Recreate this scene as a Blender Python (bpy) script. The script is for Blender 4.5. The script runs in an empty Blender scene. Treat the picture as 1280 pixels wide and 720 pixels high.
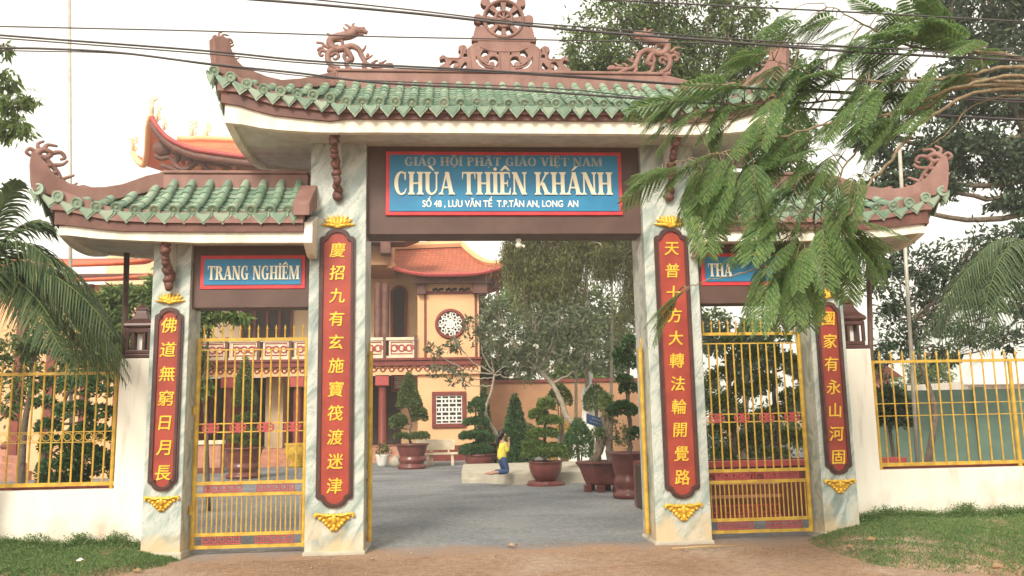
import bpy, bmesh, math, random
import numpy as np
from mathutils import Vector, Matrix
sc = bpy.context.scene
COL = sc.collection
rnd = random.Random(11)
rng = np.random.default_rng(11)
# ------------------------------------------------------------------ camera
CP = np.array([-0.8279, -11.8019, 1.8301]); YAW, PIT, ROL, FPX = 0.0756, 0.1494, -0.0186, 1047.08
f0 = np.array([math.sin(YAW), math.cos(YAW), 0]); r0 = np.array([math.cos(YAW), -math.sin(YAW), 0]); u0 = np.array([0, 0, 1.])
FW = math.cos(PIT)*f0 + math.sin(PIT)*u0; up_ = -math.sin(PIT)*f0 + math.cos(PIT)*u0
CR = math.cos(ROL)*r0 + math.sin(ROL)*up_; CU = -math.sin(ROL)*r0 + math.cos(ROL)*up_
cd = bpy.data.cameras.new('camera'); cam = bpy.data.objects.new('camera', cd); COL.objects.link(cam)
m4 = Matrix.Identity(4)
for i in range(3):
    m4[i][0] = CR[i]; m4[i][1] = CU[i]; m4[i][2] = -FW[i]; m4[i][3] = CP[i]
cam.matrix_world = m4
cd.sensor_width = 36; cd.lens = 36*FPX/1280; cd.clip_end = 2000; cd.clip_start = .1
sc.camera = cam
# ------------------------------------------------------------------ light
HAZE = .0022
SUN_EL, SUN_AZ = math.radians(37), math.radians(202)      # azimuth clockwise from +Y: behind the camera, slightly left
w = bpy.data.worlds.new("World"); sc.world = w; w.use_nodes = True
nt = w.node_tree; bg = nt.nodes['Background']
sky = nt.nodes.new('ShaderNodeTexSky'); sky.sky_type = 'NISHITA'; sky.sun_disc = False
sky.sun_elevation = SUN_EL; sky.sun_rotation = SUN_AZ; sky.air_density = 1.2; sky.dust_density = 6; sky.ozone_density = 1
hs = nt.nodes.new('ShaderNodeHueSaturation'); hs.inputs['Saturation'].default_value = .28
mx = nt.nodes.new('ShaderNodeMix'); mx.data_type = 'RGBA'; mx.inputs[0].default_value = .6
mx.inputs[7].default_value = (9.9, 9.3, 7.8, 1)          # even overcast veil over the sky
nt.links.new(sky.outputs[0], hs.inputs['Color']); nt.links.new(hs.outputs[0], mx.inputs[6])
nt.links.new(mx.outputs[2], bg.inputs['Color']); bg.inputs['Strength'].default_value = .12
sd = bpy.data.lights.new('sun', 'SUN'); sd.energy = 2.0; sd.angle = math.radians(14); sd.color = (1, .90, .74)
so = bpy.data.objects.new('sun', sd); COL.objects.link(so)
sdir = Vector((math.sin(SUN_AZ)*math.cos(SUN_EL), math.cos(SUN_AZ)*math.cos(SUN_EL), math.sin(SUN_EL)))
so.rotation_euler = sdir.to_track_quat('Z', 'Y').to_euler(); so.location = (0, -20, 30)
sc.view_settings.view_transform = 'Standard'; sc.view_settings.look = 'None'
sc.view_settings.exposure = .8; sc.view_settings.gamma = 1
sc.render.engine = 'CYCLES'
sc.cycles.use_denoising = True; sc.cycles.max_bounces = 6; sc.cycles.transparent_max_bounces = 6
sc.cycles.sample_clamp_indirect = 6

def ray(px, py): return FW + CR*(px-640)/FPX - CU*(py-360)/FPX
def at(px, py, Y):
    d = ray(px, py); return Vector(CP + d*((Y-CP[1])/d[1]))
def gp(px, py, z=0):
    d = ray(px, py); return Vector(CP + d*((z-CP[2])/d[2]))
# ------------------------------------------------------------------ materials
def newmat(name):
    m = bpy.data.materials.new(name); m.use_nodes = True
    return m, m.node_tree.nodes, m.node_tree.links, m.node_tree.nodes['Principled BSDF']
def N(ns, t, **k):
    n = ns.new(t)
    for a, v in k.items(): setattr(n, a, v)
    return n
def ramp(ns, stops):
    r = ns.new('ShaderNodeValToRGB'); e = r.color_ramp.elements
    while len(e) < len(stops): e.new(.5)
    for el, (p, c) in zip(e, stops): el.position = p; el.color = (*c, 1)
    return r
def pm(name, c1, c2=None, scale=6, rough=.6, bump=.0, bscale=40, metal=0, spec=.4, detail=5, p=(.35, .65), coat=0, streak=0):
    m, ns, ln, b = newmat(name)
    c2 = c2 or tuple(x*.8 for x in c1)
    tc = N(ns, 'ShaderNodeTexCoord')
    no = N(ns, 'ShaderNodeTexNoise'); no.inputs['Scale'].default_value = scale; no.inputs['Detail'].default_value = detail
    ln.new(tc.outputs['Object'], no.inputs['Vector'])
    r = ramp(ns, [(p[0], c2), (p[1], c1)]); ln.new(no.outputs['Fac'], r.inputs[0]); ln.new(r.outputs[0], b.inputs['Base Color'])
    if streak:       # rain-washed grime running down the surface
        mp = N(ns, 'ShaderNodeMapping'); mp.inputs['Scale'].default_value = (7, 7, .9); ln.new(tc.outputs['Object'], mp.inputs[0])
        n3 = N(ns, 'ShaderNodeTexNoise'); n3.inputs['Scale'].default_value = 1; n3.inputs['Detail'].default_value = 7; ln.new(mp.outputs[0], n3.inputs['Vector'])
        r3 = ramp(ns, [(.38, (.52, .49, .44)), (.56, (1, 1, 1))]); ln.new(n3.outputs['Fac'], r3.inputs[0])
        mxs = N(ns, 'ShaderNodeMix', data_type='RGBA', blend_type='MULTIPLY'); mxs.inputs[0].default_value = streak
        ln.new(r.outputs[0], mxs.inputs[6]); ln.new(r3.outputs[0], mxs.inputs[7]); ln.new(mxs.outputs[2], b.inputs['Base Color'])
    b.inputs['Roughness'].default_value = rough; b.inputs['Metallic'].default_value = metal; b.inputs['Specular IOR Level'].default_value = spec
    b.inputs['Coat Weight'].default_value = coat; b.inputs['Coat Roughness'].default_value = .15
    if bump:
        n2 = N(ns, 'ShaderNodeTexNoise'); n2.inputs['Scale'].default_value = bscale; n2.inputs['Detail'].default_value = 4
        ln.new(tc.outputs['Object'], n2.inputs['Vector'])
        bp = N(ns, 'ShaderNodeBump'); bp.inputs['Strength'].default_value = bump; bp.inputs['Distance'].default_value = .02
        ln.new(n2.outputs['Fac'], bp.inputs['Height']); ln.new(bp.outputs[0], b.inputs['Normal'])
    return m
def leafmat(name, c1, c2, c3=None, trans=.35, rough=.5):
    m, ns, ln, b = newmat(name)
    g = N(ns, 'ShaderNodeNewGeometry')
    r = ramp(ns, [(0, c2), (.55, c1), (1, c3 or tuple(min(1, x*1.5) for x in c1))])
    ln.new(g.outputs['Random Per Island'], r.inputs[0]); ln.new(r.outputs[0], b.inputs['Base Color'])
    b.inputs['Roughness'].default_value = rough; b.inputs['Specular IOR Level'].default_value = .3
    t = N(ns, 'ShaderNodeBsdfTranslucent'); ln.new(r.outputs[0], t.inputs['Color'])
    ms = N(ns, 'ShaderNodeMixShader'); ms.inputs[0].default_value = trans
    out = ns['Material Output']
    ln.new(b.outputs[0], ms.inputs[1]); ln.new(t.outputs[0], ms.inputs[2]); ln.new(ms.outputs[0], out.inputs[0])
    return m
def marble():
    m, ns, ln, b = newmat('veined_marble')
    tc = N(ns, 'ShaderNodeTexCoord')
    m0 = N(ns, 'ShaderNodeMapping'); m0.inputs['Rotation'].default_value = (.25, -.62, .3); ln.new(tc.outputs['Object'], m0.inputs[0])
    mp = N(ns, 'ShaderNodeMapping'); mp.inputs['Scale'].default_value = (2.3, 1.6, .62)
    ln.new(m0.outputs[0], mp.inputs[0])
    n1 = N(ns, 'ShaderNodeTexNoise'); n1.inputs['Scale'].default_value = 2.2; n1.inputs['Detail'].default_value = 8; n1.inputs['Distortion'].default_value = 1.3
    ln.new(mp.outputs[0], n1.inputs['Vector'])
    r1 = ramp(ns, [(.28, (.19, .24, .22)), (.42, (.31, .365, .335)), (.50, (.43, .475, .435)), (.58, (.53, .555, .505)), (.66, (.43, .475, .435)), (.78, (.32, .37, .345))])
    ln.new(n1.outputs['Fac'], r1.inputs[0])
    n2 = N(ns, 'ShaderNodeTexNoise'); n2.inputs['Scale'].default_value = 2.6; n2.inputs['Detail'].default_value = 9; n2.inputs['Distortion'].default_value = 2.2
    ln.new(mp.outputs[0], n2.inputs['Vector'])
    r2 = ramp(ns, [(.47, (0, 0, 0)), (.497, (1, 1, 1)), (.52, (0, 0, 0))]); ln.new(n2.outputs['Fac'], r2.inputs[0])
    mv = N(ns, 'ShaderNodeMath', operation='MULTIPLY'); mv.inputs[1].default_value = .6; ln.new(r2.outputs[0], mv.inputs[0])
    mx = N(ns, 'ShaderNodeMix', data_type='RGBA'); mx.inputs[7].default_value = (.20, .25, .235, 1)
    ln.new(mv.outputs[0], mx.inputs[0]); ln.new(r1.outputs[0], mx.inputs[6])
    # ochre splash stain near the foot, ragged upper edge
    sep = N(ns, 'ShaderNodeSeparateXYZ'); ln.new(tc.outputs['Object'], sep.inputs[0])
    n3 = N(ns, 'ShaderNodeTexNoise'); n3.inputs['Scale'].default_value = 3.5; n3.inputs['Detail'].default_value = 5; ln.new(tc.outputs['Object'], n3.inputs['Vector'])
    ma = N(ns, 'ShaderNodeMath', operation='MULTIPLY_ADD'); ma.inputs[1].default_value = -1.3; ma.inputs[2].default_value = .98
    ln.new(n3.outputs['Fac'], ma.inputs[0])
    mb = N(ns, 'ShaderNodeMath', operation='SUBTRACT'); ln.new(ma.outputs[0], mb.inputs[0]); ln.new(sep.outputs['Z'], mb.inputs[1])
    mr = N(ns, 'ShaderNodeMapRange'); mr.inputs[1].default_value = -.12; mr.inputs[2].default_value = .25; mr.inputs[3].default_value = 0; mr.inputs[4].default_value = .78
    ln.new(mb.outputs[0], mr.inputs[0])
    m2 = N(ns, 'ShaderNodeMix', data_type='RGBA'); m2.inputs[7].default_value = (.60, .45, .26, 1)
    ln.new(mr.outputs[0], m2.inputs[0]); ln.new(mx.outputs[2], m2.inputs[6]); ln.new(m2.outputs[2], b.inputs['Base Color'])
    b.inputs['Roughness'].default_value = .32; b.inputs['Specular IOR Level'].default_value = .45
    return m
def tilemat():
    m, ns, ln, b = newmat('green_glaze')
    g = N(ns, 'ShaderNodeNewGeometry'); tc = N(ns, 'ShaderNodeTexCoord')
    r = ramp(ns, [(0, (.13, .22, .16)), (.35, (.19, .295, .215)), (.7, (.25, .355, .265)), (1, (.31, .375, .285))])
    ln.new(g.outputs['Random Per Island'], r.inputs[0])
    n = N(ns, 'ShaderNodeTexNoise'); n.inputs['Scale'].default_value = 14; n.inputs['Detail'].default_value = 7; ln.new(tc.outputs['Object'], n.inputs['Vector'])
    r2 = ramp(ns, [(.5, (0, 0, 0)), (.68, (1, 1, 1))]); ln.new(n.outputs['Fac'], r2.inputs[0])
    mm = N(ns, 'ShaderNodeMath', operation='MULTIPLY'); mm.inputs[1].default_value = .55; ln.new(r2.outputs[0], mm.inputs[0])
    mx = N(ns, 'ShaderNodeMix', data_type='RGBA'); mx.inputs[7].default_value = (.30, .32, .235, 1)
    ln.new(mm.outputs[0], mx.inputs[0]); ln.new(r.outputs[0], mx.inputs[6]); ln.new(mx.outputs[2], b.inputs['Base Color'])
    b.inputs['Roughness'].default_value = .45; b.inputs['Coat Weight'].default_value = .08; b.inputs['Coat Roughness'].default_value = .12
    return m
def groundmat(name, gravel):
    m, ns, ln, b = newmat(name)
    g = N(ns, 'ShaderNodeNewGeometry')
    def noise(s, d=6, dist=0):
        n = N(ns, 'ShaderNodeTexNoise'); n.inputs['Scale'].default_value = s; n.inputs['Detail'].default_value = d; n.inputs['Distortion'].default_value = dist
        ln.new(g.outputs['Position'], n.inputs['Vector']); return n
    n1, n2, n3 = noise(.55, 7, .4), noise(9, 8), noise(60, 3)
    if gravel: r1 = ramp(ns, [(.3, (.165, .172, .185)), (.5, (.215, .222, .232)), (.7, (.275, .272, .27))])
    else: r1 = ramp(ns, [(.3, (.24, .15, .095)), (.5, (.32, .205, .135)), (.7, (.38, .285, .215))])
    ln.new(n1.outputs['Fac'], r1.inputs[0])
    col = r1.outputs[0]
    def mul(col, n, lo, hi):
        r = ramp(ns, [(.3, (lo,)*3), (.7, (hi,)*3)]); ln.new(n.outputs['Fac'], r.inputs[0])
        mx = N(ns, 'ShaderNodeMix', data_type='RGBA', blend_type='MULTIPLY'); mx.inputs[0].default_value = 1
        ln.new(col, mx.inputs[6]); ln.new(r.outputs[0], mx.inputs[7]); return mx.outputs[2]
    if gravel:
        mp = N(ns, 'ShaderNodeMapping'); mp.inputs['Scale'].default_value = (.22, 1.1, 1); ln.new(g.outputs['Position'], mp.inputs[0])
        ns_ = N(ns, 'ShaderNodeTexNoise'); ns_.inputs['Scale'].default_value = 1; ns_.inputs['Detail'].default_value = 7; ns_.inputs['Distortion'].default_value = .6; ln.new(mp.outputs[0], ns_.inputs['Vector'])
        col = mul(col, ns_, .88, 1.18)  # pale sideways streaks: dust, with soft sun patches painted into the gravel colour
    col = mul(col, n2, .78, 1.15); col = mul(col, n3, .62, 1.32)
    if gravel:      # trodden red earth carried in over the threshold, ragged edge
        sep = N(ns, 'ShaderNodeSeparateXYZ'); ln.new(g.outputs['Position'], sep.inputs[0])
        n4 = noise(1.3, 6)
        ma = N(ns, 'ShaderNodeMath', operation='MULTIPLY_ADD'); ma.inputs[1].default_value = 1.6; ma.inputs[2].default_value = -.55
        ln.new(n4.outputs['Fac'], ma.inputs[0])
        sb = N(ns, 'ShaderNodeMath', operation='SUBTRACT'); ln.new(ma.outputs[0], sb.inputs[0]); ln.new(sep.outputs['Y'], sb.inputs[1])
        mr = N(ns, 'ShaderNodeMapRange'); mr.inputs[1].default_value = -.35; mr.inputs[2].default_value = .45; ln.new(sb.outputs[0], mr.inputs[0])
        mx = N(ns, 'ShaderNodeMix', data_type='RGBA'); mx.inputs[7].default_value = (.31, .20, .135, 1)
        ln.new(mr.outputs[0], mx.inputs[0]); ln.new(col, mx.inputs[6]); col = mx.outputs[2]
    ln.new(col, b.inputs['Base Color']); b.inputs['Roughness'].default_value = .95; b.inputs['Specular IOR Level'].default_value = .15
    ad = N(ns, 'ShaderNodeMath', operation='ADD'); ln.new(n2.outputs['Fac'], ad.inputs[0]); ln.new(n3.outputs['Fac'], ad.inputs[1])
    bp = N(ns, 'ShaderNodeBump'); bp.inputs['Strength'].default_value = .6; bp.inputs['Distance'].default_value = .03
    ln.new(ad.outputs[0], bp.inputs['Height']); ln.new(bp.outputs[0], b.inputs['Normal'])
    return m
def wallmat():
    m, ns, ln, b = newmat('cream_wall_paint')
    tc = N(ns, 'ShaderNodeTexCoord')
    mp = N(ns, 'ShaderNodeMapping'); mp.inputs['Scale'].default_value = (3, 3, .5); ln.new(tc.outputs['Object'], mp.inputs[0])
    n = N(ns, 'ShaderNodeTexNoise'); n.inputs['Scale'].default_value = 1.4; n.inputs['Detail'].default_value = 8; ln.new(mp.outputs[0], n.inputs['Vector'])
    r = ramp(ns, [(.30, (.52, .47, .39)), (.42, (.74, .70, .61)), (.7, (.80, .765, .68))]); ln.new(n.outputs['Fac'], r.inputs[0])
    sep = N(ns, 'ShaderNodeSeparateXYZ'); gp_ = N(ns, 'ShaderNodeNewGeometry'); ln.new(gp_.outputs['Position'], sep.inputs[0])
    n4 = N(ns, 'ShaderNodeTexNoise'); n4.inputs['Scale'].default_value = 2.6; n4.inputs['Detail'].default_value = 8; ln.new(gp_.outputs['Position'], n4.inputs['Vector'])
    ma = N(ns, 'ShaderNodeMath', operation='MULTIPLY_ADD'); ma.inputs[1].default_value = 1.5; ma.inputs[2].default_value = -.42; ln.new(n4.outputs['Fac'], ma.inputs[0])
    sb = N(ns, 'ShaderNodeMath', operation='SUBTRACT'); ln.new(ma.outputs[0], sb.inputs[0]); ln.new(sep.outputs['Z'], sb.inputs[1])
    mr = N(ns, 'ShaderNodeMapRange'); mr.inputs[1].default_value = -.25; mr.inputs[2].default_value = .25; mr.inputs[4].default_value = .6; ln.new(sb.outputs[0], mr.inputs[0])
    mw = N(ns, 'ShaderNodeMix', data_type='RGBA'); mw.inputs[7].default_value = (.45, .35, .25, 1); ln.new(mr.outputs[0], mw.inputs[0]); ln.new(r.outputs[0], mw.inputs[6])
    ln.new(mw.outputs[2], b.inputs['Base Color']); b.inputs['Roughness'].default_value = .8
    n2 = N(ns, 'ShaderNodeTexNoise'); n2.inputs['Scale'].default_value = 30; ln.new(tc.outputs['Object'], n2.inputs['Vector'])
    bp = N(ns, 'ShaderNodeBump'); bp.inputs['Strength'].default_value = .15; ln.new(n2.outputs['Fac'], bp.inputs['Height']); ln.new(bp.outputs[0], b.inputs['Normal'])
    return m
M = dict(
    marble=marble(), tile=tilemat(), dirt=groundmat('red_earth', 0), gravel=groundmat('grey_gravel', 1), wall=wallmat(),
    ridge=pm('rose_brown_paint', (.275, .150, .125), (.205, .105, .088), 3, .65, .2, 25, streak=.3),
    brown=pm('dark_brown_paint', (.155, .066, .05), (.10, .042, .034), 4, .6, .1),
    lintel=pm('brown_panel_paint', (.105, .058, .046), (.08, .043, .035), 3, .5, .05, 12),
    fascia=pm('cream_fascia_paint', (.80, .76, .67), (.70, .65, .55), 3, .7, .1, 20, streak=.3),
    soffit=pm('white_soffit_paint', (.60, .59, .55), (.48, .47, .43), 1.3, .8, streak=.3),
    gold=pm('gilt_paint', (.78, .50, .07), (.60, .34, .03), 12, .38, .1, 30, metal=.25),
    letter_gold=pm('gold_leaf_lettering', (.85, .58, .07), (.75, .45, .03), 12, .35, metal=.2),
    grit=pm('grit', (.36, .27, .20), (.25, .18, .13), 30, .95),
    navy=pm('dark_blue_board', (.03, .065, .16), (.025, .05, .12), 3, .5),
    red_panel=pm('red_lacquer_board', (.36, .055, .033), (.26, .036, .024), 3, .4, .1, 8),
    frame=pm('dark_lacquer_frame', (.085, .035, .028), (.055, .022, .02), 8, .4),
    blue=pm('blue_sign_paint', (.02, .22, .42), (.018, .18, .36), 3, .4),
    sign_red=pm('red_sign_border', (.66, .05, .06), (.52, .035, .045), 4, .45),
    cream_letter=pm('cream_letter_paint', (.90, .85, .66), (.86, .80, .60), 10, .45),
    white_letter=pm('white_letter_paint', (.85, .84, .78), (.78, .77, .7), 10, .5),
    grey_letter=pm('steel_letter', (.40, .42, .38), (.30, .32, .29), 20, .35, metal=.5),
    yellow=pm('yellow_gate_paint', (.60, .385, .055), (.42, .25, .035), 9, .42, .1),
    pink_iron=pm('red_gate_ornament', (.42, .075, .07), (.32, .05, .05), 9, .5),
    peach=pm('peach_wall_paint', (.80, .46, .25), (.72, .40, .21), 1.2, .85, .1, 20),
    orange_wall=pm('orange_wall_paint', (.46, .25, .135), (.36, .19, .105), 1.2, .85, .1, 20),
    pale_wall=pm('pale_yellow_paint', (.74, .58, .37), (.66, .50, .31), 1.5, .85),
    maroon=pm('maroon_trim', (.22, .045, .032), (.15, .03, .024), 4, .55),
    dark=pm('dark_wood_and_shade', (.035, .018, .015), (.02, .012, .01), 4, .6),
    plaster_trim=pm('cream_balustrade', (.72, .62, .46), (.60, .5, .36), 4, .8),
    pink_stone=pm('pink_stone', (.50, .24, .17), (.38, .17, .12), 6, .8, .2),
    clay=pm('brown_glazed_clay', (.175, .05, .042), (.12, .034, .03), 5, .35, .1, 14, coat=.25),
    soil=pm('potting_soil', (.06, .04, .028), None, 20, .95, .5),
    slab=pm('grey_concrete', (.48, .43, .34), (.36, .33, .27), 3, .9, .3, 30),
    white=pm('white_paint', (.82, .80, .75), (.72, .70, .65), 4, .6),
    lattice=pm('white_lattice', (.80, .79, .74), (.72, .71, .66), 4, .6),
    void=pm('shaded_interior', (.05, .04, .035), None, 2, .9),
    cable=pm('black_cable', (.075, .065, .07), (.05, .045, .05), 4, .6),
    steel=pm('pale_steel_pole', (.50, .47, .40), (.38, .35, .3), 6, .45, metal=.3),
    rust=pm('rusty_brown_pole', (.12, .065, .045), (.08, .045, .035), 10, .7, .2),
    bamboo=pm('bamboo_pole', (.45, .33, .16), (.36, .25, .11), 5, .6),
    green_wall=pm('green_wall_paint', (.12, .19, .145), (.095, .155, .12), 2, .85),
    tin=pm('pale_tin_roof', (.62, .61, .58), (.5, .49, .47), 8, .5),
    bark=pm('grey_brown_bark', (.17, .13, .095), (.09, .068, .05), 12, .9, .6, 30),
    pale_bark=pm('pale_smooth_bark', (.36, .31, .24), (.24, .20, .15), 9, .85, .4, 30),
    branch=pm('ochre_branch', (.27, .205, .125), (.15, .11, .065), 22, .9, .7, 60),
    leaf_dark=leafmat('dark_broad_leaves', (.048, .082, .048), (.03, .054, .034), (.085, .13, .058), .3),
    leaf_mid=leafmat('mid_green_leaves', (.095, .15, .048), (.06, .10, .036), (.19, .25, .07), .4),
    leaf_olive=leafmat('olive_needles', (.145, .15, .058), (.085, .095, .038), (.23, .225, .085), .38),
    leaf_light=leafmat('light_green_leaves', (.13, .20, .055), (.085, .14, .042), (.21, .29, .085), .4),
    leaf_grey=leafmat('grey_green_leaves', (.125, .155, .09), (.08, .11, .06), (.20, .22, .13), .35),
    feather=leafmat('feathery_leaflets', (.17, .275, .10), (.11, .21, .09), (.28, .39, .12), .52),
    palm=leafmat('palm_leaflets', (.085, .135, .06), (.05, .09, .045), (.16, .20, .085), .32, .36),
    topiary=leafmat('clipped_leaves', (.055, .125, .042), (.032, .085, .032), (.10, .185, .055), .25),
    cloud=leafmat('bonsai_leaves', (.115, .165, .05), (.07, .11, .035), (.17, .22, .075), .3),
    grass=leafmat('grass_blades', (.135, .235, .075), (.085, .165, .055), (.25, .30, .12), .35, .7),
    dry=leafmat('dry_leaves', (.30, .20, .10), (.2, .12, .06), (.4, .3, .16), .1, .8),
    flower=leafmat('yellow_flowers', (.75, .55, .05), (.6, .42, .03), None, .2),
    white_flower=leafmat('white_flowers', (.75, .74, .66), (.65, .62, .5), None, .2),
    skin=pm('skin', (.42, .24, .16), (.38, .21, .14), 8, .55),
    hair=pm('black_hair', (.012, .010, .010), None, 30, .4),
    shirt=pm('yellow_shirt', (.72, .62, .10), (.62, .52, .07), 8, .85),
    jeans=pm('blue_jeans', (.045, .085, .19), (.03, .06, .14), 12, .9),
    rooftile=None,
)
def redroof():
    m, ns, ln, b = newmat('terracotta_tiles')
    g = N(ns, 'ShaderNodeNewGeometry'); tc = N(ns, 'ShaderNodeTexCoord')
    br = N(ns, 'ShaderNodeTexBrick'); br.inputs['Scale'].default_value = 1; br.inputs['Brick Width'].default_value = .22; br.inputs['Row Height'].default_value = .2
    br.inputs['Mortar Size'].default_value = .014; br.inputs['Color1'].default_value = (.46, .13, .065, 1); br.inputs['Color2'].default_value = (.35, .095, .05, 1); br.inputs['Mortar'].default_value = (.17, .05, .03, 1)
    ln.new(tc.outputs['UV'], br.inputs['Vector']); ln.new(br.outputs['Color'], b.inputs['Base Color']); b.inputs['Roughness'].default_value = .75
    bp = N(ns, 'ShaderNodeBump'); bp.inputs['Strength'].default_value = .5; bp.inputs['Distance'].default_value = .03; bp.invert = True
    ln.new(br.outputs['Fac'], bp.inputs['Height']); ln.new(bp.outputs[0], b.inputs['Normal'])
    return m
M['rooftile'] = redroof()
M['orange_roof'] = pm('orange_roof_tiles', (.58, .135, .06), (.46, .10, .045), 5, .6, .2, 40)
# ------------------------------------------------------------------ object helpers
def tag(o, label=None, cat=None, group=None, kind=None):
    if label: o['label'] = label
    if cat: o['category'] = cat
    if group: o['group'] = group
    if kind: o['kind'] = kind
    return o
def empty(name, loc, label=None, cat=None, group=None):
    o = bpy.data.objects.new(name, None); COL.objects.link(o); o.location = loc; o.empty_display_size = .2
    return tag(o, label, cat, group)
def origin(p):
    v = Vector((0, 0, 0))
    while p is not None: v += p.location; p = p.parent
    return v
def link(name, me, mat, parent=None, smooth=False, bev=0):
    o = bpy.data.objects.new(name, me); COL.objects.link(o)
    if parent: o.parent = parent
    if mat is not None: me.materials.append(mat)
    if smooth: me.polygons.foreach_set('use_smooth', [True]*len(me.polygons))
    if bev:
        b = o.modifiers.new('edge', 'BEVEL'); b.width = bev; b.segments = 2; b.limit_method = 'ANGLE'; b.angle_limit = math.radians(50)
    return o
class MB:
    def __init__(s): s.v = []; s.f = []; s.big = []
    def add(s, vs, fs):
        n = len(s.v); s.v += [tuple(v) for v in vs]; s.f += [tuple(i+n for i in f) for f in fs]; return s
    def box(s, a, b):
        x0, y0, z0 = a; x1, y1, z1 = b
        if x0 > x1: x0, x1 = x1, x0
        if y0 > y1: y0, y1 = y1, y0
        if z0 > z1: z0, z1 = z1, z0
        return s.add([(x0,y0,z0),(x1,y0,z0),(x1,y1,z0),(x0,y1,z0),(x0,y0,z1),(x1,y0,z1),(x1,y1,z1),(x0,y1,z1)],
                     [(0,3,2,1),(4,5,6,7),(0,1,5,4),(1,2,6,5),(2,3,7,6),(3,0,4,7)])
    def tube(s, pts, rad, n=6, cap=True):
        P = [Vector(p) for p in pts]
        if not hasattr(rad, '__len__'): rad = [rad]*len(P)
        rings = []; prev = None
        for i, p in enumerate(P):
            t = (P[min(i+1, len(P)-1)] - P[max(i-1, 0)])
            t = t.normalized() if t.length > 1e-9 else Vector((0, 0, 1))
            if prev is None:
                a = Vector((0, 0, 1)) if abs(t.z) < .9 else Vector((1, 0, 0))
                u = t.cross(a).normalized()
            else:
                u = (prev - t*prev.dot(t)); u = u.normalized() if u.length > 1e-6 else t.orthogonal().normalized()
            prev = u; vv = t.cross(u)
            rings.append([p + (u*math.cos(2*math.pi*k/n) + vv*math.sin(2*math.pi*k/n))*rad[i] for k in range(n)])
        vs = [q for r in rings for q in r]; fs = []
        for i in range(len(P)-1):
            for k in range(n):
                fs.append((i*n+k, i*n+(k+1)%n, (i+1)*n+(k+1)%n, (i+1)*n+k))
        if cap: fs += [tuple(range(n-1, -1, -1)), tuple(range((len(P)-1)*n, len(P)*n))]
        return s.add(vs, fs)
    def prism(s, poly, y0, y1):          # polygon in XZ, extruded in Y
        n = len(poly)
        vs = [(x, y0, z) for x, z in poly] + [(x, y1, z) for x, z in poly]
        fs = [tuple(range(n)), tuple(range(2*n-1, n-1, -1))] + [(i, i+n, (i+1) % n+n, (i+1) % n) for i in range(n)]
        return s.add(vs, fs)
    def prism_x(s, poly, x0, x1):        # polygon in YZ
        n = len(poly)
        vs = [(x0, y, z) for y, z in poly] + [(x1, y, z) for y, z in poly]
        fs = [tuple(range(n-1, -1, -1)), tuple(range(n, 2*n))] + [(i, (i+1) % n, (i+1) % n+n, i+n) for i in range(n)]
        return s.add(vs, fs)
    def ring(s, outer, inner, y0, y1):   # frame between two XZ outlines with equal counts
        n = len(outer)
        vs = [(x, y0, z) for x, z in outer] + [(x, y0, z) for x, z in inner] + [(x, y1, z) for x, z in outer] + [(x, y1, z) for x, z in inner]
        fs = []
        for i in range(n):
            j = (i+1) % n
            fs += [(i, j, n+j, n+i), (2*n+i, 3*n+i, 3*n+j, 2*n+j), (i, 2*n+i, 2*n+j, j), (n+i, n+j, 3*n+j, 3*n+i)]
        return s.add(vs, fs)
    def lathe(s, prof, n=24, c=(0, 0, 0), sx=1, sy=1):
        vs = []; fs = []
        for r, z in prof:
            for k in range(n): vs.append((c[0]+sx*r*math.cos(2*math.pi*k/n), c[1]+sy*r*math.sin(2*math.pi*k/n), c[2]+z))
        for i in range(len(prof)-1):
            for k in range(n): fs.append((i*n+k, i*n+(k+1) % n, (i+1)*n+(k+1) % n, (i+1)*n+k))
        fs += [tuple(range(n-1, -1, -1)), tuple(range((len(prof)-1)*n, len(prof)*n))]
        return s.add(vs, fs)
    def blob(s, c, r, rot=None, n=8, m=6):
        vs = []; fs = []
        R = rot or Matrix.Identity(3)
        for i in range(m+1):
            th = math.pi*i/m
            for k in range(n):
                ph = 2*math.pi*k/n
                v = R @ Vector((r[0]*math.sin(th)*math.cos(ph), r[1]*math.sin(th)*math.sin(ph), r[2]*math.cos(th)))
                vs.append((c[0]+v.x, c[1]+v.y, c[2]+v.z))
        for i in range(m):
            for k in range(n): fs.append((i*n+k, (i+1)*n+k, (i+1)*n+(k+1) % n, i*n+(k+1) % n))
        return s.add(vs, fs)
    def build(s, name, mat, parent=None, smooth=False, bev=0, loc=None, label=None):
        me = bpy.data.meshes.new(name); off = origin(parent) if parent else Vector(loc or (0, 0, 0))
        me.from_pydata([(x-off.x, y-off.y, z-off.z) for x, y, z in s.v], [], s.f); me.update()
        o = link(name, me, mat, parent, smooth, bev)
        if loc and not parent: o.location = loc
        if label: o['label'] = label
        return o
def nmesh(name, V, F, mat, parent=None, smooth=False):   # V (n,3), F (m,4)
    off = np.array(origin(parent)) if parent else np.zeros(3)
    V = np.asarray(V, np.float32) - off.astype(np.float32); F = np.asarray(F, np.int32)
    me = bpy.data.meshes.new(name); me.vertices.add(len(V)); me.vertices.foreach_set('co', V.ravel())
    k = F.shape[1]; me.loops.add(F.size); me.loops.foreach_set('vertex_index', F.ravel())
    me.polygons.add(len(F)); me.polygons.foreach_set('loop_start', np.arange(0, F.size, k, dtype=np.int32))
    me.polygons.foreach_set('loop_total', np.full(len(F), k, np.int32))
    me.update(calc_edges=True); me.validate()
    return link(name, me, mat, parent, smooth)
def unit(v): return v/np.maximum(np.linalg.norm(v, axis=-1, keepdims=True), 1e-9)
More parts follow.
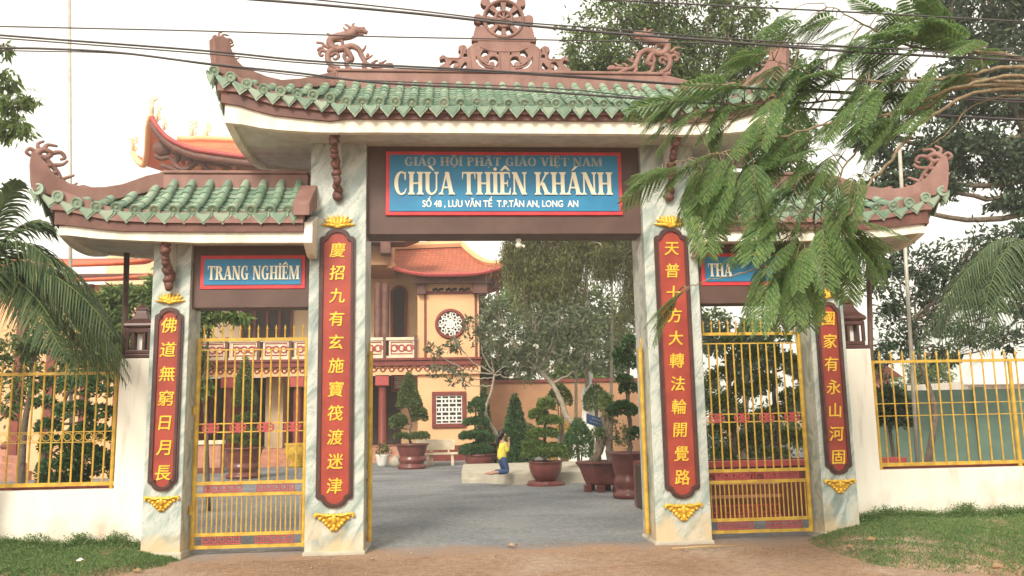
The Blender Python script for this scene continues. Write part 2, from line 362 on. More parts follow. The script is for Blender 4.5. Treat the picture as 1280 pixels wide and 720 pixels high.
def cards(P, D, S, L, W, fold=.15):
    """one folded leaf (two triangles wide) per row"""
    P, D, S = map(np.asarray, (P, D, S)); D = unit(D); S = unit(S - D*(S*D).sum(-1, keepdims=True)); Nn = np.cross(D, S)
    L = np.broadcast_to(np.asarray(L, float).reshape(-1, 1), (len(P), 1)); W = np.broadcast_to(np.asarray(W, float).reshape(-1, 1), (len(P), 1))
    mid = P + D*L*.45 - Nn*W*fold
    V = np.stack([P, mid + S*W*.5, P + D*L, mid - S*W*.5], 1).reshape(-1, 3)
    F = np.arange(len(V)).reshape(-1, 4)
    return V, F
def catm(parts):
    V = []; F = []; n = 0
    for v, f in parts: V.append(v); F.append(f+n); n += len(v)
    return np.concatenate(V), np.concatenate(F)
def rdir(n, down=0.):
    d = rng.normal(size=(n, 3)); d[:, 2] -= down; return unit(d)
def copy_tree(o, parent=None):
    c = o.copy(); COL.objects.link(c); c.parent = parent
    for ch in list(o.children): copy_tree(ch, c)
    return c
def curve(pts, n=8):                       # Catmull-Rom
    P = [Vector(p) for p in pts]; P = [P[0]*2-P[1]] + P + [P[-1]*2-P[-2]]; out = []
    for i in range(1, len(P)-2):
        for k in range(n):
            t = k/n; a, b, c, d = P[i-1], P[i], P[i+1], P[i+2]
            out.append(.5*((2*b) + (c-a)*t + (2*a-5*b+4*c-d)*t*t + (3*b-a-3*c+d)*t**3))
    out.append(P[-2]); return out
def lerp(a, b, t): return a+(b-a)*t
def interp(x, pts):
    xs = [p[0] for p in pts]; ys = [p[1] for p in pts]; return float(np.interp(x, xs, ys))
#PART2
# ------------------------------------------------------------------ ground
def sheet(name, xs, ys, zf, mat, kind='structure'):
    xs = np.asarray(xs); ys = np.asarray(ys); X, Y = np.meshgrid(xs, ys); Z = np.vectorize(zf)(X, Y)
    V = np.stack([X, Y, Z], -1).reshape(-1, 3); nx = len(xs); ny = len(ys)
    i, j = np.meshgrid(np.arange(nx-1), np.arange(ny-1)); a = (j*nx+i).ravel()
    F = np.stack([a, a+1, a+nx+1, a+nx], 1)
    return tag(nmesh(name, V, F, mat, None, True), kind=kind)
def nz(x, y): return .5*math.sin(1.7*x+.6*y+1)+.3*math.sin(3.9*x-2.7*y)+.2*math.sin(8.3*x+6.1*y+2)
gx = np.concatenate([[-160, -100, -60, -25], np.linspace(-14, 14, 113), [25, 60, 100, 160]])
gy = np.concatenate([[-100, -60, -25], np.linspace(-13, 0, 105), [.6, 2, 8, 20, 60, 120, 220]])
sheet('ground', gx, gy, lambda x, y: -.012+.012*nz(x, y) if -13 < y < -.3 and abs(x) < 14 else -.012, M['dirt'])
# courtyard with a ragged front edge
V = []; F = []
xs = np.linspace(-16, 16, 161)
for x in xs: e_ = -.45+.12*nz(x*1.3, 2)+.06*math.sin(9*x); V += [(x, e_, -.03), (x, e_+.35, .004), (x, 1.2, .008), (x, 8, .008), (x, 36, .008)]
for i in range(len(xs)-1):
    for k in range(4): F.append((i*5+k, (i+1)*5+k, (i+1)*5+k+1, i*5+k+1))
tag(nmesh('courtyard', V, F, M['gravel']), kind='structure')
# grass banks either side of the entrance
pl = [gp(0, 724), gp(120, 722), gp(222, 714), gp(240, 700), gp(232, 692)]
pr_ = [gp(1000, 686), gp(1012, 692), gp(1040, 700), gp(1100, 708), gp(1200, 716), gp(1280, 721), gp(1400, 728)]
def front_left(x): return .07*nz(3.1*x, .5)+interp(x, [(-12, -2.2), (-7, -1.75)] + [(p.x, p.y) for p in sorted(pl[:4], key=lambda q: q.x)])
def front_right(x): return .08*nz(2.7*x, .3)+interp(x, [(p.x, p.y) for p in pr_] + [(13, -3.6)])
def bank_z(x, y, side):
    yf = front_left(x) if side < 0 else front_right(x)
    d = max(0, y-yf); t = min(1, d/1.6)
    inner = min(1, max(0, (abs(x)-4.0)/1.3))
    ex = min(1, max(0, (abs(x)-(4.3 if side < 0 else 4.05))/.55)); return -.03 + .045*min(1, d/.25)*min(1, ex*2.5) + ex*(.235*(t**.9)*(.25+.75*inner) + .02*nz(2*x, 2*y)*t)
def bank(name, x0, x1, side):
    xs = np.linspace(x0, x1, 70); V = []; F = []; nv = 12
    for x in xs:
        yf = front_left(x) if side < 0 else front_right(x)
        yb = .24 if abs(x) > 4.95 else max(yf+.05, -.02)
        yf = min(yf, yb-.04)
        for k in range(nv): y = lerp(yf, yb, k/(nv-1)); V.append((x, y, bank_z(x, y, side)))
    for i in range(len(xs)-1):
        for k in range(nv-1): F.append((i*nv+k, (i+1)*nv+k, (i+1)*nv+k+1, i*nv+k+1))
    tag(nmesh(name, V, F, M['dirt'], None, True), kind='structure')
bank('grass_verge', -13, -4.25, -1); bank('grass_verge', 4.0, 13, 1)
def turf(name, x0, x1, side, n, label):
    P = []; H = []
    while len(P) < n:
        x = rng.uniform(x0, x1); yf = front_left(x) if side < 0 else front_right(x); yb = .2 if abs(x) > 4.95 else -.03
        if yb <= yf: continue
        y = rng.uniform(yf-.12, yb); dens = .5+.5*nz(1.6*x+3, 1.6*y); edge = min(1, (y-yf+.12)/.5, (abs(x)-(4.2 if side < 0 else 3.98))/.45)
        if rng.random() > .06+.95*edge*max(0, .15+.85*dens): continue
        if abs(x) < 5.3 and y > -.04 and abs(x) < 4.95: continue
        P.append((x, y, bank_z(x, y, side)-.005)); k = max(0, (y+.28)/.48)
        H.append(rng.uniform(.014, .038)*(1+1.8*k*k*(rng.random() < .35)+.4*dens))
    P = np.array(P); H = np.array(H); D = rdir(n); D[:, 2] = np.abs(D[:, 2])*1.1+.3
    V, F = cards(P, D, rdir(n), H*1.0, H*.34, .2)
    o = nmesh(name, V, F, M['grass']); tag(o, label, 'grass', kind='stuff')
turf('grass', -8.2, -4.2, -1, 70000, 'low green grass and weeds on the bank below the left white wall')
turf('grass', 4.0, 9.5, 1, 95000, 'low green grass and weeds on the bank below the right white wall')
# weeds creeping up the foot of the walls
def weeds(name, x0, x1, side, n, label):
    ps = []
    for k in range(n):
        x = rng.uniform(x0, x1); h = rng.uniform(.04, .17)*(.4+1.0*abs(nz(x*2, 1))); c = (x, rng.uniform(.05, .18), bank_z(x, .15, side))
        m_ = int(40+h*500); P = np.array(c)+rng.normal(size=(m_, 3))*(.07, .03, .02)+np.array([0, 0, 1])*rng.random((m_, 1))*h
        ps.append(cards(P, rdir(m_, -.3), rdir(m_), rng.uniform(.016, .034, m_), rng.uniform(.010, .02, m_)))
    V, F = catm(ps); tag(nmesh(name, V, F, M['grass']), label, 'weeds', kind='stuff')
weeds('weeds', -8.2, -5.0, -1, 170, 'clumps of weeds climbing the foot of the left white wall')
weeds('weeds', 5.0, 9.2, 1, 210, 'clumps of weeds climbing the foot of the right white wall')
# loose grit on the earth
n = 1500; P = np.stack([rng.uniform(-5.5, 5.5, n), -rng.beta(1.3, 2, n)*2.8+.5, np.full(n, .004)], 1); mb = MB()
for p in P:
    r = rng.uniform(.004, .014)*(2.2 if rng.random() < .03 else 1); mb.blob(p, (r, r*rng.uniform(.6, 1), r*.55), n=5, m=3)
tag(mb.build('loose_grit', M['grit']), 'loose grit scattered over the red earth before the gate', 'grit', kind='stuff')

# ------------------------------------------------------------------ haze over the courtyard and street
hm = bpy.data.materials.new('pale_air'); hm.use_nodes = True; hn = hm.node_tree; hn.nodes.remove(hn.nodes['Principled BSDF'])
pv = hn.nodes.new('ShaderNodeVolumePrincipled'); pv.inputs['Color'].default_value = (.96, .95, .92, 1); pv.inputs['Density'].default_value = HAZE; pv.inputs['Anisotropy'].default_value = .2
hn.links.new(pv.outputs[0], hn.nodes['Material Output'].inputs['Volume'])
tag(MB().box((-170, -110, -1.1), (170, 230, 20)).build('haze', hm), 'pale warm haze hanging over the street and courtyard', 'haze', kind='stuff')
# ------------------------------------------------------------------ the gate
gate = empty('temple_gate', (0, 0, 0), 'three-bay temple gate of veined marble pillars under green tiled roofs', 'gate')
X1, W1, X2, W2 = 2.4, .395, 4.674, .257
SOF, SSOF = 5.72, 4.24
def prism_dir(mb, pts, nrm, th):
    n = len(pts); o = nrm.normalized()*th/2; vs = [p-o for p in pts] + [p+o for p in pts]
    return mb.add(vs, [tuple(range(n)), tuple(range(2*n-1, n-1, -1))] + [(i, i+n, (i+1) % n+n, (i+1) % n) for i in range(n)])
def at_plane(px, py, A, B):
    A = Vector((*A, 0)); B = Vector((*B, 0)); t = B-A; n = Vector((-t.y, t.x, 0)); d = Vector(ray(px, py)); c = Vector(CP)
    return c + d*(((A-c).dot(n))/d.dot(n))
def lotus(parent, x, z, w_, y=-.005):
    mb = MB(); h = w_*.42
    for lay, (k, sc_, yy) in enumerate(((9, 1, 0), (7, .78, -.018), (5, .55, -.034))):
        for i in range(k):
            a = math.radians(lerp(-82, 82, i/(k-1))); L = w_*.52*sc_*(1-.14*math.cos(a)*1) ; L = L*(1 if abs(a) > .5 else .86)
            c = (x+math.sin(a)*L*.5, y+yy-.01, z+math.cos(a)*L*.42+.01)
            R = Matrix.Rotation(a, 3, 'Y'); mb.blob(c, (w_*.055, .02, L*.5), R, 8, 6)
    mb.blob((x, y-.03, z), (w_*.14, .03, w_*.06))
    return mb.build('gold_lotus', M['gold'], parent, True)
def corbel(parent, x, z, w_):
    """gilt scrolled ornament tapering to a point, z = its top"""
    mb = MB(); h = w_*.5
    mb.prism([(x-w_*.42, z-.015), (x+w_*.42, z-.015), (x+w_*.28, z-h*.5), (x+w_*.1, z-h*.86), (x, z-h*.95), (x-w_*.1, z-h*.86), (x-w_*.28, z-h*.5)], -.018, .002)
    for s in (-1, 1):
        for k, (u, v, r) in enumerate(((.46, -.06, .055), (.40, -.10, .05), (.30, -.16, .06), (.36, -.26, .05), (.18, -.12, .07), (.26, -.36, .055), (.2, -.5, .055), (.13, -.62, .05), (.1, -.3, .07), (.06, -.78, .045))):
            mb.blob((x+s*u*w_, -.022, z+v*h*1.05), (r*w_*1.1, .022, r*w_*.95), Matrix.Rotation(s*.6, 3, 'Y'), 7, 5)
        mb.tube(curve([(x+s*w_*.02, -.035, z-.02), (x+s*w_*.2, -.04, z-.035), (x+s*w_*.38, -.035, z-.012), (x+s*w_*.5, -.03, z-.03), (x+s*w_*.47, -.03, z-.055)], 5), w_*.035, 6)
    mb.blob((x, -.03, z-h*.3), (w_*.075, .035, h*.28)); mb.blob((x, -.03, z-h*.72), (w_*.05, .03, h*.2))
    return mb.build('gold_corbel', M['gold'], parent, True)
ZL = {1: at(423, 284, 0).z, 2: at(212, 379, 0).z}
ZC = {1: at(418, 641, 0).z, 2: at(203, 620, 0).z}
for k, X, W, D, top in ((1, X1, W1, .8, SOF+.02), (2, X2, W2, .55, SSOF+.03)):
    for s in (-1, 1):
        x = s*X
        p = MB().box((x-W, 0, -.1), (x+W, D, top)).build('pillar', M['marble'], gate, bev=.012)
        g0 = .05 if k == 1 else .10
        MB().box((x-W-.025, -.03, -.1), (x+W+.025, D+.02, g0)).build('plinth', M['slab'], p, bev=.02)
        lotus(p, x, ZL[k], .48 if k == 1 else .40); corbel(p, x, ZC[k], .52 if k == 1 else .44)
def barrel(mb, E, T, S, r, tl=.21, disc=True):
    E, T, S = Vector(E), Vector(T), Vector(S).normalized(); L = (T-E).length
    if L < .03: return
    E = E+Vector((rnd.uniform(-.006, .006), rnd.uniform(-.008, .008), rnd.uniform(-.006, .006))); n = max(1, round(L/tl)); ax = (T-E)/L; nr = ax.cross(S); nr = nr if nr.z > 0 else -nr
    def pos(t): return E+ax*(L*t) - nr*(.05*math.sin(math.pi*t)*min(1, L))
    for i in range(n):
        j_ = S*rnd.uniform(-.006, .006)+nr*rnd.uniform(-.004, .006); a = pos(i/n) - ax*(.015+rnd.uniform(0, .012))+j_; b = pos((i+1)/n)+j_*.3; q = []
        for c, rr, lift in ((a, r, .012), (b, r*.84, 0)):
            for k in range(8):
                th = math.pi*k/7; q.append(c+S*(rr*math.cos(th))+nr*(rr*math.sin(th)+lift))
        mb.add(q, [(k, k+1, 9+k, 8+k) for k in range(7)] + [tuple(range(7, -1, -1))])
    if disc:
        c = pos(0)-ax*.02+nr*.01; q = []
        for rr, o in ((r*1.12, .02), (r*1.12, -.012), (r*.8, -.012), (r*.74, 0), (r*.3, 0), (r*.2, -.012)):
            for k in range(14): th = 2*math.pi*k/14; q.append(c+S*(rr*math.cos(th))+nr*(rr*math.sin(th))+ax*o)
        mb.add(q, [(i*14+k, i*14+(k+1) % 14, (i+1)*14+(k+1) % 14, (i+1)*14+k) for i in range(5) for k in range(14)] + [tuple(range(70, 84))])
def pan(mb, E0, T0, E1, T1, drip=True, tl=.12):
    E0, T0, E1, T1 = map(Vector, (E0, T0, E1, T1)); L = max((T0-E0).length, (T1-E1).length)
    n = max(1, round(L/tl)); S = (E1-E0).normalized(); w_ = (E1-E0).length
    ax = ((T0+T1)/2-(E0+E1)/2); ax = ax.normalized() if ax.length > .02 else Vector((0, .8, .6)); nr = ax.cross(S); nr = nr if nr.z > 0 else -nr
    def pos(a, b, t): return a.lerp(b, t) - nr*(.05*math.sin(math.pi*t)*min(1, L))
    for i in range(n):
        q = []
        for t, lift in ((i/n, .022), ((i+1)/n+.02, .0)):
            a, b = pos(E0, T0, min(1, t)), pos(E1, T1, min(1, t))
            for k in range(5):
                u = k/4; q.append(a.lerp(b, u) - nr*(.036*math.sin(math.pi*u)) + nr*lift)
        for k in range(5): q.append(q[k]-nr*.02)
        mb.add(q, [(k, k+1, 6+k, 5+k) for k in range(4)] + [(k, 10+k, 11+k, k+1) for k in range(4)])
    if drip:
        c = (E0+E1)/2+Vector((rnd.uniform(-.005, .005), rnd.uniform(-.005, .005), rnd.uniform(-.008, .006))); h = w_*.5*rnd.uniform(.95, 1.0); q2 = [(-h, .028), (-h*.5, -.002), (0, -.014), (h*.5, -.002), (h, .028), (h*.93, -.05), (h*.45, -.105), (0, -.165), (-h*.45, -.105), (-h*.93, -.05)]
        out = S.cross(Vector((0, 0, 1))); out = out if out.dot(-ax) > 0 else -out
        f = [c+S*a+Vector((0, 0, b))+out*(.0+b*.12) for a, b in q2]; nn = len(f)
        mb.add(f+[p-out*.02 for p in f], [tuple(range(nn)), tuple(range(2*nn-1, nn-1, -1))]+[(i, i+nn, (i+1) % nn+nn, (i+1) % nn) for i in range(nn)])
        # raised rim and boss of the drip tile
        g = [c+S*a*.72+Vector((0, 0, b*.72-.015))+out*(.012+b*.12) for a, b in q2]
        g2 = g+[p-out*.011 for p in g]; fn = (g[5]-g[2]).cross(g[8]-g[2]); o_ = 1 if fn.dot(out) > 0 else -1
        fs = [tuple(range(nn))[::o_], tuple(range(2*nn-1, nn-1, -1))[::o_]]+[(i, i+nn, (i+1) % nn+nn, (i+1) % nn)[::o_] for i in range(nn)]
        mb.add(g2, fs)
def band(mb, path, th, inward):
    """vertical strip: path of (x,y,zb,zt), thickness th along inward"""
    iv = Vector(inward)*th; n = len(path); vs = []
    for x, y, a, b in path:
        p, q = Vector((x, y, a)), Vector((x, y, b)); vs += [p, q, q+iv, p+iv]
    fs = [(0, 1, 2, 3), ((n-1)*4+3, (n-1)*4+2, (n-1)*4+1, (n-1)*4)]
    for i in range(n-1):
        a = i*4; b = a+4
        fs += [(a, b, b+1, a+1), (a+1, b+1, b+2, a+2), (a+2, b+2, b+3, a+3), (a+3, b+3, b, a)]
    return mb.add(vs, fs)
def mx_(p): return Vector((-p.x, p.y, p.z))
def gate_roof(cfg, sides, xa, xb, mirror=False):
    """sides: which ends (-1, 1) are hipped; geometry given for the left end, mirrored for the right"""
    yf, yc, zrb, zrt, xr, xc, sp = cfg['yf'], cfg['yc'], cfg['zrb'], cfg['zrt'], cfg['xr'], cfg['xc'], cfg['sp']
    yb = 2*yc-yf; S_ = -1 if mirror else 1
    root = MB()
    fl = lambda v: Vector((S_*v[0], v[1], v[2]))
    A, B = (-xr, yc), (-xc, yf)
    top = [at_plane(px, py, A, B) for px, py in cfg['hip_top']]; bot = [at_plane(px, py, A, B) for px, py in cfg['hip_bot']]
    def tpar(p): return (abs(p.x)-xr)/(xc-xr)
    hb = sorted([(tpar(p), p.z) for p in bot]); hb = [(0, zrb)] + [q for q in hb if q[0] > .05]
    ze_pts = cfg['eave']
    def ze(x): return interp(abs(x), ze_pts)
    def zside(y): k = abs(y-yc)/(yc-yf); return ze_pts[0][1] + (ze_pts[-1][1]-ze_pts[0][1])*k**2.2
    def topof(x):
        if abs(x) <= xr or (abs(x) > xr and (np.sign(x) not in sides)): return Vector((x, yc-.07, zrb+.02))
        t = min(1, (abs(x)-xr)/(xc-xr)); return Vector((x, lerp(yc, yf, t), interp(t, hb)+.02))
    # roof part: back slope + under deck carry the part's own mesh
    xs = np.linspace(xa, xb, 41)
    V = []; F = []
    for x in xs:
        t = topof(x); e = (x, yb, ze(x)); V += [fl((x, 2*yc-t.y, t.z)), fl(e)]
    for i in range(len(xs)-1): F.append((2*i, 2*i+1, 2*i+3, 2*i+2))
    root.add(V, F)
    part = root.build('roof', M['ridge'], gate)
    tl = MB(); n = round((xb-xa)/sp); st = (xb-xa)/n; rows = [xa+st*(i+.5) for i in range(n)]; edge = [xa+st*i for i in range(n+1)]
    E = lambda x: Vector((x, yf, ze(x)))
    for x in rows: barrel(tl, fl(E(x)+Vector((0, 0, .03))), fl(topof(x)+Vector((0, 0, .02))), (1, 0, 0), cfg['r'])
    ed = [xa] + rows + [xb]
    for a, b in zip(ed[:-1], ed[1:]):
        if b-a > .04: pan(tl, fl(E(a)), fl(topof(a)), fl(E(b)), fl(topof(b)), drip=(b-a) > sp*.4)
    for s in sides:      # hipped end
        m_ = round((yb-yf)/sp); stp = (yb-yf)/m_; ys = [yf+stp*(i+.5) for i in range(m_)]
        def Es(y): return Vector((s*(xc-.09), y, zside(y)))
        def Ts(y):
            t = 1-abs(y-yc)/(yc-yf); t = max(0, min(1, t)); return Vector((s*lerp(xc, xr, t), y, interp(1-t, hb)))
        for y in ys: barrel(tl, fl(Es(y)+Vector((0, 0, .03))), fl(Ts(y)+Vector((0, 0, .02))), (0, 1, 0), cfg['r'])
        ed = [yf]+ys+[yb]
        for a, b in zip(ed[:-1], ed[1:]): pan(tl, fl(Es(a)), fl(Ts(a)), fl(Es(b)), fl(Ts(b)))
    to = tl.build('tiles', M['tile'], part, True); to.data.set_sharp_from_angle(angle=math.radians(38))
    # ridge wall with a lip, and hip ridges ending in horns
    xl, xh = (-xr if -1 in sides else xa), (xr if 1 in sides else xb)
    rb = MB().box(fl((xl, yc-.10, zrb-.06)), fl((xh, yc+.10, zrt-.035))); rb.build('ridge', M['ridge'], part, bev=.02)
    MB().box(fl((xl, yc-.125, zrt-.035)), fl((xh, yc+.125, zrt+.012))).build('ridge_cap', M['ridge'], part, bev=.015)
    for s in sides:
        f2 = (lambda v: fl((-v.x, v.y, v.z))) if s == 1 else fl
        poly = [f2(p) for p in top+cfg['horn_pts'](A, B)+bot]
        nrm = Vector((-(B[1]-A[1]), B[0]-A[0], 0)); nrm = fl((nrm.x*(-1 if s == 1 else 1), nrm.y, 0))
        h = MB(); prism_dir(h, poly, nrm, .16); h.build('hip_ridge', M['ridge'], part, bev=.012)
        h = MB(); bk = [Vector((p.x, 2*yc-p.y, p.z)) for p in poly]; prism_dir(h, bk, Vector((nrm.x, -nrm.y, 0)), .16); h.build('hip_ridge', M['ridge'], part, bev=.012)
        # curled ornament on the tip
        o = MB(); c = f2(cfg['tip'](A, B)); dx = -1 if (c.x < 0) else 1; q = cfg['tipk']
        P = lambda u, v: (c.x+dx*u*q, c.y+u*q*.8*(-1), c.z+v*q)
        for pth, r in (([(.02, -.08), (-.02, .10), (-.10, .19), (-.2, .15), (-.15, .03), (-.22, -.08), (-.3, -.19), (-.36, -.32), (-.46, -.42)], .05), ([(-.1, .19), (-.15, .3), (-.28, .31)], .034), ([(-.2, .15), (-.33, .2), (-.39, .11), (-.33, .06)], .036), ([(-.22, -.08), (-.36, -.03), (-.43, .06)], .034),
                       ([(-.3, -.19), (-.2, -.26), (-.12, -.2)], .04), ([(-.36, -.32), (-.46, -.25), (-.53, -.2)], .03), ([(-.02, .1), (.07, .17), (.12, .09), (.06, .03)], .034), ([(-.15, .03), (-.05, .05), (-.02, -.04)], .045), ([(-.22, -.08), (-.12, -.12), (-.06, -.2)], .045), ([(-.44, -.4), (-.52, -.40), (-.58, -.34)], .026), ([(-.05, .14), (-.02, .28), (-.1, .36)], .03), ([(-.34, -.28), (-.27, -.38), (-.2, -.36)], .04)):
            cc_ = curve([P(*a) for a in pth], 4); o.tube(cc_, [r*q*1.35*(1-.45*i/len(cc_)) for i in range(len(cc_))], 6)
        o.build('horn_carving', M['ridge'], part, True)
    # mouldings and fascia along the front, the hipped ends and the back
    wt, wb = cfg['white_top'], cfg['white_bot']; fx = cfg['fx']; fy = cfg['fy']; ins = xc-fx
    def prof(dy, lo, hi, th, name, mat):
        mb = MB()
        def z_(x, f): return f(abs(x))
        a = -fx-dy if -1 in sides else xa; b = fx+dy if 1 in sides else cfg.get('inner', xb)
        xs = np.linspace(a, b, 33); P = [(S_*x, fy-dy, z_(x, lo), z_(x, hi)) for x in xs]; band(mb, P, th, (0, 1, 0))
        P = [(S_*x, 2*yc-fy+dy, z_(x, lo), z_(x, hi)) for x in xs]; band(mb, P, th, (0, -1, 0))
        for s in sides:
            ys = np.linspace(fy-dy+.004, 2*yc-fy+dy-.004, 17); P = []
            for y in ys:
                k = (abs(y-yc)/(yc-fy+dy))**2.2; l0, l1 = z_(0, lo), z_(fx, lo); h0, h1 = z_(0, hi), z_(fx, hi)
                P.append((S_*s*(fx+dy-.003), y, lerp(l0, l1, k), lerp(h0, h1, k)))
            band(mb, P, th, (-s*S_, 0, 0))
        return mb.build(name, mat, part)
    iw = lambda x: interp(x, wb); it = lambda x: interp(x, wt)
    ie = lambda x: interp(min(x*xc/fx, xc), ze_pts)
    prof(0, iw, it, .10, 'fascia', M['fascia'])
    prof(.045, lambda x: it(x)-.006, lambda x: lerp(it(x), ie(x)-.01, .42), .12, 'moulding', M['brown'])
    prof(.085, lambda x: lerp(it(x), ie(x)-.01, .42)+.004, lambda x: ie(x)+.01, .12, 'moulding', M['ridge'])
    # soffit
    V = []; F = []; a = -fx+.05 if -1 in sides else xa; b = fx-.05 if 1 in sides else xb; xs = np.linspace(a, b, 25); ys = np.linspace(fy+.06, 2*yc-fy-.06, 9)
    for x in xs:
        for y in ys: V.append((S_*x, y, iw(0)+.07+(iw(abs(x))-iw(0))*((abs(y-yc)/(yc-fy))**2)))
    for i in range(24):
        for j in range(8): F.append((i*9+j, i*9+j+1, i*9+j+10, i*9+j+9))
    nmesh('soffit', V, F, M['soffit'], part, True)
    return part
def ez(pts, Y, extra=()):
    L = sorted([(abs(at(px, py, Y).x), at(px, py, Y).z) for px, py in pts]); return L+list(extra)
zc0 = at(640, 132, -.85).z
main_cfg = dict(yf=-.85, yc=.4, zrb=6.75, zrt=7.0, xr=2.5, xc=4.06, sp=.222, r=.062, fx=3.84, fy=-.70,
    eave=[(0, zc0), (2.2, zc0)] + ez([(394, 123), (369, 119), (345, 116.5), (321, 112), (296, 103), (273, 92)], -.85),
    white_top=[(0, 5.85), (2.2, 5.855)] + ez([(412, 152), (337, 144), (289, 129)], -.7),
    white_bot=[(0, 5.67), (1.6, 5.672)] + ez([(400, 165.5), (335, 161.5), (291, 153)], -.7),
    hip_top=[(427, 89.5), (410, 92), (396, 95), (375, 99.5), (349, 101.5), (330, 97), (315, 91), (300, 84), (291, 75), (286, 62), (285, 52)],
    horn_pts=lambda A, B: [at_plane(px, py, A, B) for px, py in ((275, 47), (264, 48), (265, 66), (267, 84))],
    hip_bot=[(269, 91), (275, 95), (296, 102), (321, 108), (345, 111.5), (371, 111.5), (396, 110), (427, 109)],
    tip=lambda A, B: at_plane(272, 52, A, B), tipk=.42)
gate_roof(main_cfg, (-1, 1), -4.06, 4.06)
szc = at(300, 265, -.55).z
small_cfg = dict(yf=-.55, yc=.27, zrb=5.17, zrt=5.37, xr=4.91, xc=6.38, sp=.243, r=.066, fx=6.02, fy=-.45,
    eave=[(0, szc), (4.9, szc)] + ez([(161, 264), (137, 262), (112, 260.5), (90, 255), (66, 247), (42, 238)], -.55),
    white_top=[(0, 4.335), (4.2, 4.34)] + ez([(152, 289), (120, 286), (80, 281)], -.45),
    white_bot=[(0, 4.19), (4.2, 4.192)] + ez([(160, 300), (120, 298), (86, 294)], -.45),
    hip_top=[(207, 215.5), (182, 221), (165, 227), (152, 231.5), (130, 235), (110, 235.5), (85, 231), (70, 222), (60, 210), (52, 200), (46, 192)],
    horn_pts=lambda A, B: [at_plane(px, py, A, B) for px, py in ((39, 191), (37, 205), (38, 225))],
    hip_bot=[(41, 240), (55, 244), (70, 247), (90, 252), (106, 254), (137, 252), (160, 247), (182, 242), (200, 237), (207, 235)],
    tip=lambda A, B: at_plane(44, 198, A, B), tipk=.72, inner=-2.80)
for s in (-1, 1):
    p = gate_roof(small_cfg, (-1,), -6.38, -2.86, mirror=(s == 1))
    t = -s*2.8
    # brown verge at the inner end, and the white corbel carrying the fascia on the pillar
    v = MB(); x0, x1 = s*2.93, s*2.70
    v.prism_x([(-.60, szc-.06), (-.60, szc+.12), (-.004, 5.12), (-.004, 4.78)], x0, x1); v.build('verge', M['ridge'], p, bev=.015)
    v = MB(); v.prism_x([(-.47, 4.185), (-.47, 4.35), (-.46, 4.47), (-.004, 4.66), (-.004, 4.04), (-.16, 4.04), (-.34, 4.11)], s*2.80, s*2.68); v.build('corbel_block', M['fascia'], p, bev=.012)
# lintels
MB().box((-X1+W1-.01, .12, 4.425), (X1-W1+.01, .62, SOF+.03)).build('lintel', M['lintel'], gate, bev=.008)
for s in (-1, 1):
    MB().box((s*(X1+W1-.01), .10, 3.375), (s*(X2-W2+.01), .45, SSOF+.04)).build('lintel', M['lintel'], gate, bev=.008)
# brackets under the eaves: white gusset and carved strip along its edge
def bracket(x, z0, y0, drop, th):
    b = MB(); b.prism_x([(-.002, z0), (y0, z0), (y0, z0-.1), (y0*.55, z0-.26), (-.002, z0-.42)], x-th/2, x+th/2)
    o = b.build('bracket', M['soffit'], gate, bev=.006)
    c = MB(); pth = [(x, y0*.98, z0-.02), (x, y0*.95, z0-.16), (x, y0*.62, z0-.34), (x, y0*.42, z0-.48), (x, y0*.36, z0-.62), (x, -.07, z0-drop+.08), (x, -.06, z0-drop)]
    pts = curve(pth, 4)
    for i, q in enumerate(pts):
        k = 1+.35*math.sin(i*2.1); c.blob((q.x+.014*math.sin(i*1.7), q.y, q.z), (th*.62*k, .05*k, .055), Matrix.Rotation(i*.7, 3, 'Y'), 7, 5)
    c.blob((x, -.06, z0-drop), (th*.75, .06, .06)); c.build('carving', M['brown'], o, True)
for s in (-1, 1):
    bracket(s*X1, SOF+.03, -.56, .82, .10); bracket(s*(X2-.0), SSOF+.03, -.34, .50, .10)
